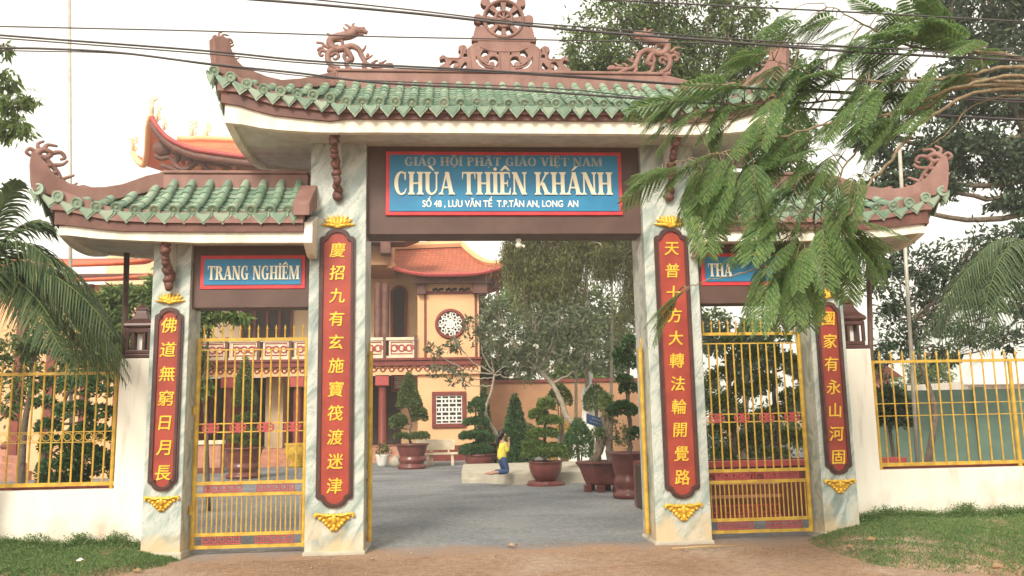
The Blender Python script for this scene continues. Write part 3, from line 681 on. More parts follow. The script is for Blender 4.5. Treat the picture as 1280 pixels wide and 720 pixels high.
# dragons and the wheel on the main ridge
roof0 = [o for o in gate.children if o.name.startswith('roof')][0]
def zt(pts, ox, oy, k, base, flip=1, yoff=0): return [(base.x+flip*(a-ox)*k, base.y+yoff, base.z+(oy-b)*k) for a, b in pts]
def dragon(base, k, flip, parent, mat):
    mb = MB(); T = lambda pts, y=0: zt(pts, 880, 370, k, base, flip, y)
    def tb(pts, r0, r1, n=5, y=0, seg=7):
        c = curve(T(pts, y), n); mb.tube(c, [lerp(r0, r1, i/(len(c)-1))*k*1.28 for i in range(len(c))], seg)
    tb([(1005, 90), (965, 112), (905, 125), (852, 145), (846, 182), (880, 214), (935, 206), (985, 190), (1030, 215), (1052, 262), (1078, 308), (1122, 326), (1185, 322), (1262, 326)], 27, 8, 5)
    mb.blob(T([(1012, 78)])[0], (52*k, 26*k, 27*k), Matrix.Rotation(flip*.25, 3, 'Y')); tb([(1030, 74), (1062, 84), (1085, 94)], 18, 11); tb([(1012, 98), (1040, 106), (1062, 106)], 9, 6)
    for p in ([(995, 62), (990, 40), (1000, 28)], [(975, 66), (955, 45), (935, 38)], [(975, 80), (945, 78), (925, 58)], [(1050, 70), (1058, 60), (1072, 64)]): tb(p, 10, 4, 3)
    tb([(940, 206), (972, 250), (985, 285), (950, 300), (960, 340), (985, 352)], 17, 10); tb([(880, 214), (838, 236), (830, 285), (855, 330), (905, 352)], 18, 14)
    tb([(1072, 300), (1066, 335), (1092, 362)], 15, 9); tb([(1122, 326), (1165, 344), (1200, 362)], 13, 9); tb([(955, 215), (935, 260), (950, 295)], 12, 9)
    for p in ([(1040, 232), (1064, 212), (1078, 182)], [(1066, 282), (1098, 268), (1122, 250)], [(1085, 262), (1092, 246), (1084, 238)], [(1120, 312), (1140, 292), (1158, 288)], [(1165, 312), (1190, 300), (1212, 284)], [(1210, 318), (1235, 310), (1255, 312)]): tb(p, 10, 4, 3)
    for p in ([(842, 205), (806, 190), (790, 172), (752, 168)], [(834, 240), (792, 222), (774, 245), (786, 262), (800, 252)], [(848, 150), (842, 122), (822, 102)], [(880, 150), (915, 152), (925, 185), (900, 196), (886, 180)], [(846, 262), (880, 240), (900, 262), (880, 284), (862, 276)], [(800, 205), (770, 212), (764, 228)]): tb(p, 11, 6, 4)
    tb([(985, 235), (945, 255), (940, 285)], 10, 6); tb([(830, 352), (880, 368), (990, 366)], 16, 16)
    mb.build('dragon_carving', mat, parent, True)
kd = .78/340
dl = at(425+.0, 89, .4); dl = Vector((-2.62, .4, 7.0))
dragon(Vector((-2.52, .4, 7.0)), kd, 1, roof0, M['ridge']); dragon(Vector((2.52, .4, 7.0)), kd, -1, roof0, M['ridge'])
wb_ = MB(); wc = at(626, 26, .4); k = (wc.z-7.0)/((636-190))
W_ = lambda a, b: (wc.x*0+.04+(a-612)*k, .4, 7.0+(636-b)*k)
def circ(mb, c, R, r, n=40): 
    mb.tube([(c[0]+R*math.cos(2*math.pi*i/n), c[1], c[2]+R*math.sin(2*math.pi*i/n)) for i in range(n+1)], r, 8, False)
cw = W_(612, 190)
def inpoly(px, py, poly):
    r_ = np.zeros(px.shape, bool); n = len(poly)
    for i in range(n):
        (xa_, ya_), (xb_, yb_) = poly[i], poly[(i+1) % n]
        c_ = (ya_ > py) != (yb_ > py); r_ ^= c_ & (px < (xb_-xa_)*(py-ya_)/((yb_-ya_) or 1e-9)+xa_)
    return r_
def disc(px, py, x, y, r_): return (px-x)**2+(py-y)**2 < r_*r_
def both(px, py, f): return f(px, py) | f(1224-px, py)
st_ = 5.; GX, GY = np.meshgrid(np.arange(60, 1166, st_), np.arange(0, 660, st_)); PX, PY = GX+st_/2, GY+st_/2
rr_ = np.hypot(PX-612, PY-190); aa_ = np.degrees(np.arctan2(190-PY, PX-612)) % 45
mask = (rr_ < 168)
for i in range(8): a = math.pi/4*i; mask |= disc(PX, PY, 612+203*math.cos(a), 190-203*math.sin(a), 36) | disc(PX, PY, 612+175*math.cos(a), 190-175*math.sin(a), 26)
mask |= inpoly(PX, PY, [(385, 262), (470, 250), (750, 250), (840, 262), (858, 345), (366, 345)])
mask &= ~((rr_ > 78) & (rr_ < 140) & (np.abs(aa_-22.5) < 13)) & ~((rr_ > 22) & (rr_ < 52) & (np.abs(aa_-22.5) < 9))
mask |= inpoly(PX, PY, [(356, 340), (868, 340), (868, 374), (356, 374)]) | inpoly(PX, PY, [(395, 372), (830, 372), (800, 430), (720, 462), (504, 462), (424, 430)])
mask |= inpoly(PX, PY, [(318, 445), (380, 395), (844, 395), (906, 445), (924, 640), (300, 640)])
def side_(px, py): return inpoly(px, py, [(70, 640), (95, 600), (150, 560), (138, 530), (108, 540), (100, 518), (130, 500), (168, 522), (250, 522), (268, 470), (248, 455), (255, 425), (290, 412), (318, 430), (306, 470), (330, 500), (330, 640)])
mask |= both(PX, PY, side_) | inpoly(PX, PY, [(60, 618), (1164, 618), (1164, 656), (60, 656)])
def hole_(px, py): return inpoly(px, py, [(385, 505), (392, 555), (430, 600), (522, 616), (528, 592), (470, 578), (425, 545), (402, 505)]) | (disc(px, py, 525, 550, 44) & ~disc(px, py, 512, 572, 24)) | disc(px, py, 462, 476, 26) | disc(px, py, 440, 496, 16) | disc(px, py, 565, 478, 13) | (disc(px, py, 218, 578, 36) & ~disc(px, py, 232, 585, 20)) | disc(px, py, 304, 502, 17) | inpoly(px, py, [(262, 605), (300, 555), (314, 560), (312, 600), (285, 615)])
mask &= ~both(PX, PY, hole_)
def plate(mask, GX, GY, st_, y0, y1):
    mb = MB(); H_, W__ = mask.shape; m2 = np.pad(mask, 1)
    for j, i in zip(*np.nonzero(mask)):
        x0, b0 = GX[j, i], GY[j, i]; A, _, z1 = W_(x0, b0); B_, _, z0 = W_(x0+st_, b0+st_)
        v = [(A, y0, z0), (B_, y0, z0), (B_, y0, z1), (A, y0, z1), (A, y1, z0), (B_, y1, z0), (B_, y1, z1), (A, y1, z1)]; f = [(0, 1, 2, 3), (7, 6, 5, 4)]
        if not m2[j+1, i]: f.append((0, 3, 7, 4))
        if not m2[j+1, i+2]: f.append((1, 5, 6, 2))
        if not m2[j, i+1]: f.append((3, 2, 6, 7))
        if not m2[j+2, i+1]: f.append((0, 4, 5, 1))
        mb.add(v, f)
    return mb
wb_ = plate(mask[:74], GX[:74], GY[:74], st_, .33, .47); cw = W_(612, 190); c0 = (cw[0], .33, cw[2])
circ(wb_, c0, 155*k, 12*k); circ(wb_, c0, 66*k, 11*k, 24); wb_.blob(c0, (20*k, .04, 20*k)); wb_.build('dharma_wheel', M['ridge'], roof0)
ws = plate(mask[74:], GX[74:], GY[74:], st_, .33, .47)
def st(pts, r):
    for fl_ in (1, -1):
        c = curve([(lambda t: (t[0], .335, t[2]))(W_(612+fl_*(a-612), b)) for a, b in pts], 5); ws.tube(c, [r*k]*len(c), 6)
st([(360, 374), (612, 374)], 9); st([(424, 430), (504, 460), (612, 466)], 9); st([(395, 505), (420, 560), (460, 590), (528, 604)], 8); st([(480, 560), (500, 510), (545, 505), (572, 540), (545, 590)], 9); st([(575, 470), (575, 630)], 8); st([(330, 450), (345, 560), (350, 635)], 9)
st([(180, 580), (200, 545), (240, 550), (256, 585), (230, 600)], 8); st([(70, 630), (330, 630)], 9); st([(290, 425), (275, 480), (260, 525), (170, 530)], 8)
ws.build('wheel_pedestal', M['ridge'], roof0)
#PART3
# ------------------------------------------------------------------ lettering
def text_mesh(body, size, depth, bold=.0, shear=0., align='CENTER', sx=1, space=1.0):
    cu = bpy.data.curves.new('lettering', 'FONT'); cu.body = body; cu.size = size; cu.extrude = depth/2; cu.offset = bold; cu.shear = shear
    cu.align_x = align; cu.resolution_u = 4; cu.space_character = space
    o = bpy.data.objects.new('lettering', cu); COL.objects.link(o)
    me = bpy.data.meshes.new_from_object(o.evaluated_get(bpy.context.evaluated_depsgraph_get()))
    bpy.data.objects.remove(o); bpy.data.curves.remove(cu)
    n = len(me.vertices); v = np.empty(n*3, np.float32); me.vertices.foreach_get('co', v); v = v.reshape(-1, 3)
    v = np.stack([v[:, 0]*sx, -v[:, 2], v[:, 1]], 1); me.vertices.foreach_set('co', v.ravel()); me.materials.clear(); me.update()
    return me, v
def fit_text(name, body, x0, x1, zb, cap, y, mat, parent, depth=.012, bold=.0):
    me, v = text_mesh(body, 1, depth, bold)
    ref, rv = text_mesh('H', 1, depth, 0); ch = rv[:, 2].max()-rv[:, 2].min(); bpy.data.meshes.remove(ref)
    off = origin(parent); w_ = v[:, 0].max()-v[:, 0].min(); cx = (v[:, 0].max()+v[:, 0].min())/2
    q = np.stack([(v[:, 0]-cx)*(x1-x0)/w_+(x0+x1)/2-off.x, v[:, 1]+y-off.y, v[:, 2]*cap/ch+zb-off.z], 1)
    me.vertices.foreach_set('co', q.astype(np.float32).ravel()); me.update()
    return link(name, me, mat, parent)
# a bold condensed Roman face, drawn stroke by stroke (cap height 1)
def arc(cx, cz, ro, zo, ri, zi, a0, a1, n=18):
    out = []
    for i in range(n):
        a, b = math.radians(lerp(a0, a1, i/n)), math.radians(lerp(a0, a1, (i+1)/n))
        out.append([(cx+ro*math.cos(a), cz+zo*math.sin(a)), (cx+ro*math.cos(b), cz+zo*math.sin(b)), (cx+ri*math.cos(b), cz+zi*math.sin(b)), (cx+ri*math.cos(a), cz+zi*math.sin(a))])
    return out
def rect(x0, z0, x1, z1): return [[(x0, z0), (x1, z0), (x1, z1), (x0, z1)]]
def serif(x0, x1, z, d): # d=+1 foot at z, -1 head at z
    e = .075; return [[(x0-e, z), (x1+e, z), (x1+e, z+d*.035), (x1, z+d*.10), (x0, z+d*.10), (x0-e, z+d*.035)]]
def stem(x, w_=.19): return rect(x, 0.0, x+w_, 1) + serif(x, x+w_, 0, 1) + serif(x, x+w_, 1, -1)
def thin(x, w_=.08): return stem(x, w_)
def diag(x0, z0, x1, z1, w_): return [[(x0, z0), (x0+w_, z0), (x1+w_, z1), (x1, z1)]]
def glyph(c):
    if c == 'I': return stem(.08), .35
    if c == 'H': return stem(.08)+stem(.52)+rect(.2, .46, .58, .53), .80
    if c == 'T': return stem(.26)+rect(.02, .935, .69, 1)+[[(.02, .94), (.09, .94), (.05, .70), (.02, .70)], [(.62, .94), (.69, .94), (.69, .70), (.66, .70)]], .71
    if c == 'E': return stem(.08)+rect(.2, 0, .58, .065)+rect(.2, .935, .56, 1)+rect(.2, .47, .46, .535)+[[(.50, .06), (.58, .06), (.60, .30), (.57, .30)], [(.49, .94), (.56, .94), (.57, .72), (.54, .72)], [(.42, .36), (.46, .36), (.46, .64), (.42, .64)]], .66
    if c == 'N': return thin(.08)+thin(.60)+diag(.05, 1, .50, 0, .20), .80
    if c == 'M': return thin(.08)+stem(.74)+diag(.10, 1, .40, 0, .17)+diag(.42, 0, .74, 1, .07), 1.03
    if c == 'U': return rect(.08, .3, .27, 1)+serif(.08, .27, 1, -1)+rect(.58, .3, .66, 1)+serif(.58, .66, 1, -1)+arc(.37, .31, .29, .33, .10, .24, 180, 270)+arc(.37, .31, .29, .33, .21, .24, 270, 360), .76
    if c == 'A': return diag(.06, 0, .32, 1, .08)+diag(.52, 0, .28, 1, .20)+rect(.18, .28, .58, .345)+serif(.05, .14, 0, 1)+serif(.53, .71, 0, 1), .78
    if c == 'V': return diag(.28, 0, .05, 1, .20)+diag(.36, 0, .60, 1, .08)+serif(.06, .24, 1, -1)+serif(.60, .68, 1, -1), .76
    if c == 'K': return stem(.08)+diag(.24, .40, .58, 1, .09)+diag(.55, 0, .30, .54, .20)+serif(.58, .66, 1, -1)+serif(.56, .74, 0, 1), .82
    if c == 'P': return stem(.08)+arc(.30, .735, .33, .265, .12, .20, -90, 90)+rect(.24, .935, .31, 1)+rect(.24, .47, .31, .535), .68
    if c == 'R': return stem(.08)+arc(.30, .745, .32, .255, .11, .19, -90, 90)+rect(.24, .935, .31, 1)+rect(.24, .49, .31, .555)+diag(.55, 0, .32, .52, .20)+serif(.56, .74, 0, 1), .80
    if c == 'O': return arc(.39, .5, .36, .52, .17, .455, 0, 360, 32), .78
    if c == 'C': return arc(.38, .5, .35, .52, .16, .455, 62, 298, 26)+[[(.52, .68), (.60, .64), (.60, 1), (.54, .96)], [(.50, .06), (.60, .26), (.64, .26), (.55, .02)]], .70
    if c == 'G': return arc(.38, .5, .35, .52, .16, .455, 62, 300, 26)+[[(.52, .68), (.60, .64), (.60, 1), (.54, .96)]]+rect(.50, .02, .66, .42)+rect(.42, .40, .74, .455), .78
    return [], .34
def accent(ch, w_, gap=.07):
    c = w_/2; z = 1+gap
    if ch == 'grave': return [[(c-.20, z+.20), (c-.04, z+.20), (c+.14, z), (c+.06, z)]]
    if ch == 'acute': return [[(c-.12, z), (c-.04, z), (c+.22, z+.20), (c+.06, z+.20)]]
    if ch == 'hat': return [[(c-.26, z), (c-.15, z), (c+.03, z+.12), (c, z+.22), (c-.04, z+.22)], [(c+.04, z+.22), (c-.0, z+.22), (c-.03, z+.12), (c+.15, z), (c+.26, z)]]
    if ch in ('dot', 'under'):
        zz = z+.06 if ch == 'dot' else -.16; return [[(c+.085*math.cos(2*math.pi*i/10), zz+.075*math.sin(2*math.pi*i/10)) for i in range(10)]]
ACC = {'Ù': ('U', ['grave']), 'Ê': ('E', ['hat']), 'Á': ('A', ['acute']), 'Ộ': ('O', ['hat', 'under']), 'Ậ': ('A', ['hat', 'under']), 'Ệ': ('E', ['hat', 'under']), 'İ': ('I', ['dot'])}
def roman(name, body, x0, x1, zb, cap, y, mat, parent, depth=.014):
    polys = []; x = 0
    for ch in body:
        base, acc = ACC.get(ch, (ch, [])); g, w_ = glyph(base)
        polys.append([[(a+x, b) for a, b in p] for p in g+[q for a in acc for q in accent(a, w_)]])
        x += w_
    lo = min(a for l in polys for p in l for a, b in p); hi = max(a for l in polys for p in l for a, b in p)
    for l in polys:
        if not l: continue
        mb = MB()
        for i, p in enumerate(l): mb.prism([(x0+(a-lo)/(hi-lo)*(x1-x0), zb+b*cap) for a, b in p], y-depth-.0004*(i % 9), y)
        mb.build(name, mat, parent)
def zx(px, py, Y): p = at(px, py, Y); return p.x, p.z
def board_sign(x0, x1, z0, z1, b, label):
    r = empty('name_board', ((x0+x1)/2, .118, z0), label, 'sign', 'blue name boards on the gate lintels')
    MB().box((x0, .085, z0), (x1, .118, z1)).build('border', M['sign_red'], r, bev=.006)
    MB().box((x0+b, .072, z0+b), (x1-b, .0848, z1-b)).build('panel', M['blue'], r, bev=.003)
    return r
r = board_sign(-1.735, 1.735, 4.70, 5.655, .055, 'large blue board with the long gold temple name over the middle opening')
cz = lambda py: at(628, py, .07).z
hx = lambda px: at(px, 230, .07).x
roman('letter', 'GİÁO HỘİ PHẬT GİÁO VİỆT NAM'.replace('Gİ', 'GI', 1), hx(506), hx(754), cz(207.5), cz(197)-cz(207.5), .072, M['grey_letter'], r, .010)
roman('letter', 'CHÙA THİÊN KHÁNH', hx(493), hx(765.5), cz(243.5), cz(215.5)-cz(243.5), .072, M['cream_letter'], r, .02)
fit_text('address_line', 'SỐ 48 , LƯU VĂN TẾ  T.P.TÂN AN, LONG  AN', hx(528), hx(722), cz(258.6), cz(250.8)-cz(258.6), .068, M['white_letter'], r, .008, .018)
for s in (-1, 1):
    a, b = at(250.5, 340, .09).x, at(381.5, 340, .09).x
    z1_, z0_ = at(250, 319.5, .09).z, at(250, 361.5, .09).z
    x0, x1 = (a, b) if s < 0 else (-b, -a)
    r = board_sign(x0, x1, z0_, z1_, .055, 'small blue board reading TRANG NGHIEM in cream capitals over the left side opening' if s < 0 else 'small blue board half hidden by feathery leaves over the right side opening')
    zb = at(316, 349.5, .07).z; cap = at(316, 332.5, .07).z-zb
    if s < 0: roman('letter', 'TRANG NGHİÊM', at(260, 340, .07).x, at(374.5, 340, .07).x, zb, cap, .072, M['cream_letter'], r, .014)
    else: roman('letter', 'THA', x0+.10, x0+.46, zb, cap, .072, M['cream_letter'], r, .014)
# ------------------------------------------------------------------ couplet boards
def plaque(cx, zt_, zb_, w_, ins):
    """outline with a lobed head and foot; ins = inset"""
    h = w_/2-ins; sh = .115*w_/.5; lob = h*.66; out = []
    def head(z, d):
        pts = []
        zs = z-d*sh
        for i in range(6): a = math.radians(i*18); pts.append((h-.05+.05*math.cos(a), zs-d*.05+d*.05*math.sin(a)))
        for i in range(1, 5): a = math.radians(180-i*20); pts.append((lob+.030+.03*math.cos(math.radians(270-i*22)), zs+.0+d*(.03+.03*math.sin(math.radians(270-i*22)))))
        for i in range(11):
            a = math.radians(lerp(20, 160, i/10)); pts.append((lob*math.cos(a)/math.cos(math.radians(20)), zs+d*(.035+(sh-.035)*(math.sin(a)-math.sin(math.radians(20)))/(1-math.sin(math.radians(20))))))
        left = [(-x, z_) for x, z_ in reversed(pts[:10])]
        return pts+left
    T = head(zt_-ins, 1); Bt = head(zb_+ins, -1)
    return [(cx+x, z) for x, z in T] + [(cx+x, z) for x, z in reversed(Bt)]
def couplet(x, zt_, zb_, w_, chars, zc0_, zc1_, size, label):
    r = empty('couplet_board', (x, -.003, zb_), label, 'sign', 'red couplet boards on the pillars')
    o1, o2, o3 = plaque(x, zt_, zb_, w_, 0), plaque(x, zt_, zb_, w_, .024), plaque(x, zt_, zb_, w_, .058)
    f = MB(); f.ring(o1, o2, -.034, -.003); f.ring(o2, o3, -.048, -.003); f.build('frame', M['frame'], r)
    MB().prism(o3, -.024, -.004).build('panel', M['red_panel'], r)
    for i, ch in enumerate(chars):
        me, v = text_mesh(ch, size*1.08, .012, 0, .10); c = (v.max(0)+v.min(0))/2
        zc_ = lerp(zc0_, zc1_, i/(len(chars)-1)); off = origin(r)
        q = np.stack([v[:, 0]-c[0]+x-off.x, v[:, 1]-.030-off.y, v[:, 2]-c[2]+zc_-off.z], 1)
        me.vertices.foreach_set('co', q.astype(np.float32).ravel()); me.update()
        bm = bmesh.new(); bm.from_mesh(me); n0 = len(bm.verts)      # thicken the brush strokes: shifted layers, each a hair lower
        for dx, dz_, dy in ((.005, 0, .0006), (.002, .003, .0012)):
            dup = bmesh.ops.duplicate(bm, geom=bm.verts[:n0]+bm.edges[:]+bm.faces[:] if False else [g for g in list(bm.verts)[:n0]]+[e for e in bm.edges if all(v_.index < n0 for v_ in e.verts)]+[f for f in bm.faces if all(v_.index < n0 for v_ in f.verts)])
            nv_ = [g for g in dup['geom'] if isinstance(g, bmesh.types.BMVert)]; bm.verts.index_update()
            for v_ in nv_: v_.co += Vector((dx, dy, dz_))
        bm.to_mesh(me); bm.free(); link('character', me, M['letter_gold'], r)
zt1, zb1 = at(423, 286, 0).z, at(421, 635, 0).z; zt2, zb2 = at(210, 384.5, 0).z, at(204, 614, 0).z
za, zb_ = at(424, 313, 0).z, at(421, 607, 0).z; zc_, zd_ = at(210, 407, 0).z, at(204, 591, 0).z
couplet(-X1, zt1, zb1, .50, '慶招九有玄施寶筏渡迷津', za, zb_, .205, 'tall red board with eleven gold characters on the pillar left of the middle opening')
couplet(X1, zt1, zb1, .50, '天普十方大轉法輪開覺路', za, zb_, .205, 'tall red board with eleven gold characters crossed by a leafy twig, right of middle opening')
couplet(-X2, zt2, zb2, .385, '佛道無窮日月長', zc_, zd_, .205, 'shorter red board with seven gold characters on the outermost left pillar')
couplet(X2, zt2, zb2, .385, '國家有永山河固', zc_, zd_, .205, 'shorter red board with seven gold characters on the outermost right pillar')
# ------------------------------------------------------------------ yellow iron gates
def key_fret(mb, x0, x1, zc_, h, y, d):
    """Greek key bars between x0 and x1"""
    n = max(1, round((x1-x0)/(h*1.1))); st = (x1-x0)/n; t = h*.15
    for i in range(n):
        a = x0+i*st; b = a+st*.9; z0, z1 = zc_-h/2, zc_+h/2; m_ = (a+b)/2
        for q in ((a, z1-t, b, z1), (b-t, z0+h*.28, b, z1-t), (a+h*.3, z0+h*.28, b-t, z0+h*.28+t), (a+h*.3, z0+h*.28+t, a+h*.3+t, z1-h*.32), (a, z0, a+t, z1-t), (a+t, z0, a+st, z0+t)):
            mb.box((q[0], y-d/2, q[1]), (q[2], y+d/2, q[3]))
def side_gate(x0, x1, Y, Z, label):
    """Z: dict of rail heights"""
    r = empty('gate_leaf', ((x0+x1)/2, Y, 0), label, 'gate', 'yellow iron gate leaves')
    f = MB(); t = .022
    for x in (x0+.03, x1-.03): f.tube([(x, Y, Z['bot']-.03), (x, Y, Z['top']+.02)], .034, 10)
    for k in ('top', 'r1', 'r2', 'r3', 'bot'): f.box((x0+.03, Y-t, Z[k]-t), (x1-.03, Y+t, Z[k]+t))
    for k in ('w0', 'w1', 'w2'): f.box((x0+.03, Y-.008, Z[k]-.008), (x1-.03, Y+.008, Z[k]+.008))
    for z in (.55, 1.9): f.tube([(x0+.0, Y-.01, z), (x0+.0, Y-.01, z+.12)], .03, 8)
    f.build('frame', M['yellow'], r)
    b = MB(); n = 11
    for i in range(n):
        x = lerp(x0+.03, x1-.03, (i+1)/(n+1)); b.tube([(x, Y, Z['r1']), (x, Y, Z['w0'])], .0125, 6)
    b.build('bars', M['yellow'], r)
    b = MB(); n = 12
    for i in range(n):
        x = lerp(x0+.03, x1-.03, (i+.5)/n); b.tube([(x, Y, Z['top']), (x, Y, Z['sp']-.07), (x, Y, Z['sp']-.065), (x, Y, Z['sp'])], [.011, .011, .019, .002], 6)
    b.build('spikes', M['yellow'], r)
    b = MB(); n = 22
    for i in range(n):
        x = lerp(x0+.05, x1-.05, (i+.5)/n); b.tube([(x, Y, Z['r3']), (x, Y, Z['r2'])], .010, 6)
    b.build('lower_bars', M['yellow'], r)
    zc_ = (Z['w1']+Z['w2'])/2; h = (Z['w2']-Z['w1'])*.98
    for i in range(4):
        k = MB(); c = lerp(x0+.03, x1-.03, (i+.52)/4); R = .075
        for dx in (-.055, .055): circ(k, (c+dx, Y, zc_), R*.72, .012, 16)
        k.box((c-.10, Y-.011, zc_-.012), (c+.10, Y+.011, zc_+.012)); k.box((c-.012, Y-.0115, zc_-h/2), (c+.012, Y+.0115, zc_+h/2)); circ(k, (c, Y, zc_), R*.45, .011, 14)
        for zz in (zc_-h/2, zc_+h/2): k.box((c-.08, Y-.010, zz-.01), (c+.08, Y+.010, zz+.01))
        k.build('knots', M['pink_iron'], r)
    for za_, zb2_ in ((Z['r1'], Z['r2']), (Z['bot'], Z['r3'])):
        w_ = (x1-x0)
        for u in (.10, .56):
            q = MB(); key_fret(q, x0+w_*u, x0+w_*(u+.34), (za_+zb2_)/2, abs(za_-zb2_)*.62, Y, .018); q.build('fret', M['pink_iron'], r)
    return r
YG = .32; gz = lambda py, px=312: at(px, py, YG).z
ZG = dict(sp=gz(406), top=gz(424.5), w0=gz(437), w2=gz(529), w1=gz(539.5), r1=gz(603), r2=gz(617.5), r3=gz(667), bot=gz(682.5))
lx0, lx1 = -X2+W2+.03, -X1-W1-.03
side_gate(lx0, lx1, YG, ZG, 'closed yellow iron gate under the left small roof')
side_gate(-lx1, -lx0, YG, ZG, 'closed yellow iron gate with red planter wall close behind it, right opening')
def main_leaf(hx_, ex, ey, label):
    r = empty('gate_leaf', (hx_, .30, 0), label, 'gate', 'yellow iron gate leaves')
    A = Vector((hx_, .30, 0)); B_ = Vector((ex, ey, 0)); f = MB(); up = Vector((0, 0, 1)); L = (B_-A).length
    P = lambda t, z: A.lerp(B_, t)+up*z
    f.tube([P(0, .12), P(0, 2.75)], .034, 10); f.tube([P(1, .12), P(1, 2.75)], .034, 10)
    for z in (.16, .40, .95, 1.12, 2.70): f.tube([P(0, z), P(1, z)], .022, 8)
    f.build('frame', M['yellow'], r); b = MB()
    for i in range(13): t = (i+1)/14; b.tube([P(t, 1.12), P(t, 2.70)], .0125, 6); b.tube([P(t, 2.7), P(t, 2.86), P(t, 2.93)], [.011, .018, .002], 6)
    for i in range(24): t = (i+.5)/24; b.tube([P(t, .40), P(t, .95)], .010, 6)
    b.build('bars', M['yellow'], r)
main_leaf(-1.955, -2.36, 2.15, 'yellow gate leaf swung open behind the pillar left of the middle opening')
main_leaf(1.955, 2.55, 2.15, 'yellow gate leaf swung open behind the pillar right of the middle opening')
# ------------------------------------------------------------------ walls, fences, lanterns
WT, PT = .925, 2.69
for s in (-1, 1):
    side = 'left' if s < 0 else 'right'
    r = empty('garden_wall', (s*5.2, .36, 0), f'low cream plastered wall with a tall pier, {side} of the gate', 'wall')
    MB().box((s*5.37, .20, -.1), (s*14, .42, WT)).build('wall', M['wall'], r, bev=.01)
    MB().box((s*4.945, .16, -.1), (s*5.375, .50, PT)).build('pier', M['wall'], r, bev=.012)
    MB().box((s*5.37, .30, WT), (s*5.40, .50, PT-.2)).build('pier_edge', M['maroon'], r)
    MB().box((s*5.40, .425, WT-.14), (s*14, .47, WT+.035)).build('wall_band', M['maroon'], r)
    fr = empty('fence', (s*5.4, .3, WT), f'yellow iron fence on top of the {side} cream wall', 'fence')
    Yf = .31; zt_ = 2.50; zl = WT+.07; f = MB()
    f.box((s*5.41, Yf-.02, zl-.025), (s*13.9, Yf+.02, zl+.025)); f.box((s*5.41, Yf-.018, zt_-.02), (s*13.9, Yf+.018, zt_+.02))
    for z in (1.70, 1.56) if s < 0 else (1.88, 1.70): f.box((s*5.41, Yf-.007, z-.006), (s*13.9, Yf+.007, z+.006))
    for x in np.arange(5.46, 13.9, 2.15): f.tube([(s*x, Yf, WT-.02), (s*x, Yf, zt_+.02)], .03, 8)
    f.build('rails', M['yellow'], fr)
    xs = np.arange(5.58, 13.8, .142 if s < 0 else .178); xs = xs[:100]
    for x in xs:
        MB().tube([(s*x, Yf, zl), (s*x, Yf, zt_+.08), (s*x, Yf, zt_+.085), (s*x, Yf, zt_+.17)], [.0125, .0125, .02, .003], 6).build('bar', M['yellow'], fr)
    if s < 0:
        q = MB()
        for x in xs[:-1]: circ(q, (s*(x+.071), Yf, 1.63), .052, .006, 12)
        q.build('rings', M['yellow'], fr)
    # lantern on the pier
    cx, cy = s*5.16, .34
    l = empty('stone_lantern', (cx, cy, PT), f'brown tiered stone lantern on the {side} cream pier', 'lantern', 'lanterns on the wall piers')
    b = MB(); b.box((cx-.19, cy-.17, PT), (cx+.19, cy+.17, PT+.06)); b.box((cx-.165, cy-.15, PT+.06), (cx+.165, cy+.15, PT+.12)); b.build('base', M['frame'], l, bev=.012)
    b = MB(); 
    for u in (-1, 1):
        for v in (-1, 1): b.box((cx+u*.15-.025, cy+v*.13-.02, PT+.12), (cx+u*.15+.025, cy+v*.13+.02, PT+.42))
    for u in (-1, 1): b.box((cx+u*.075-.02, cy-.135, PT+.12), (cx+u*.075+.02, cy+.135, PT+.40))
    b.box((cx-.165, cy-.145, PT+.36), (cx+.165, cy+.145, PT+.43)); b.build('body', M['frame'], l, bev=.008)
    MB().box((cx-.05, cy-.03, PT+.12), (cx+.05, cy+.03, PT+.36)).build('lamp_glass', M['white'], l)
    b = MB(); b.lathe([(.26, .43), (.285, .46), (.27, .49), (.17, .56), (.11, .64), (.10, .68), (.12, .70), (.05, .76), (.0, .80)], 4, (0, 0, 0))
    a = math.pi/4; vs = [(cx+(x*math.cos(a)-y*math.sin(a)), cy+(x*math.sin(a)+y*math.cos(a))*.88, PT+z) for x, y, z in b.v]; c = MB(); c.add(vs, b.f); c.build('cap', M['frame'], l, bev=.006)
# poles
def pole(name, px, ytop, ybot, Y, r_, mat, label, z0=0.0):
    a, b = at(px[0], ytop, Y), at(px[1], ybot, Y); b = b + (b-a)*((z0-b.z)/(b.z-a.z)) if abs(b.z-a.z) > .1 else b
    tag(MB().tube([b, a], [r_*1.05, r_], 10).build(name, M[mat], None, True), label, 'pole')
pole('post', (159, 151), 300, 600, .75, .040, 'rust', 'thin rusty brown post rising past the lantern beside the left cream pier')
pole('flag_pole', (86.5, 89), -60, 560, 5.5, .035, 'steel', 'very tall thin pale flag pole behind the left roof tip')
pole('post', (1085, 1092), 300, 590, .75, .040, 'rust', 'thin brown post behind the lantern on the right cream pier')
pole('pole', (1124, 1148), 180, 600, 1.6, .030, 'steel', 'pale slightly leaning pole behind the right fence')
# bulb under the middle lintel
lp = at(648, 296, .3); lp.z = 4.425
r = empty('hanging_lamp', lp, 'small white bulb hanging below the middle lintel', 'lamp')
MB().tube([lp, lp-Vector((0, 0, .05))], .008, 6).build('cord', M['cable'], r)
MB().lathe([(.02, -.17), (.045, -.15), (.05, -.12), (.03, -.09), (.042, -.07), (.04, -.04), (.015, -.03)], 14, lp).build('bulb', M['white'], r, True)
MB().tube([lp+Vector((.02, 0, -.12)), lp+Vector((.09, 0, -.15))], [.014, .022], 8).build('socket', M['white'], r)
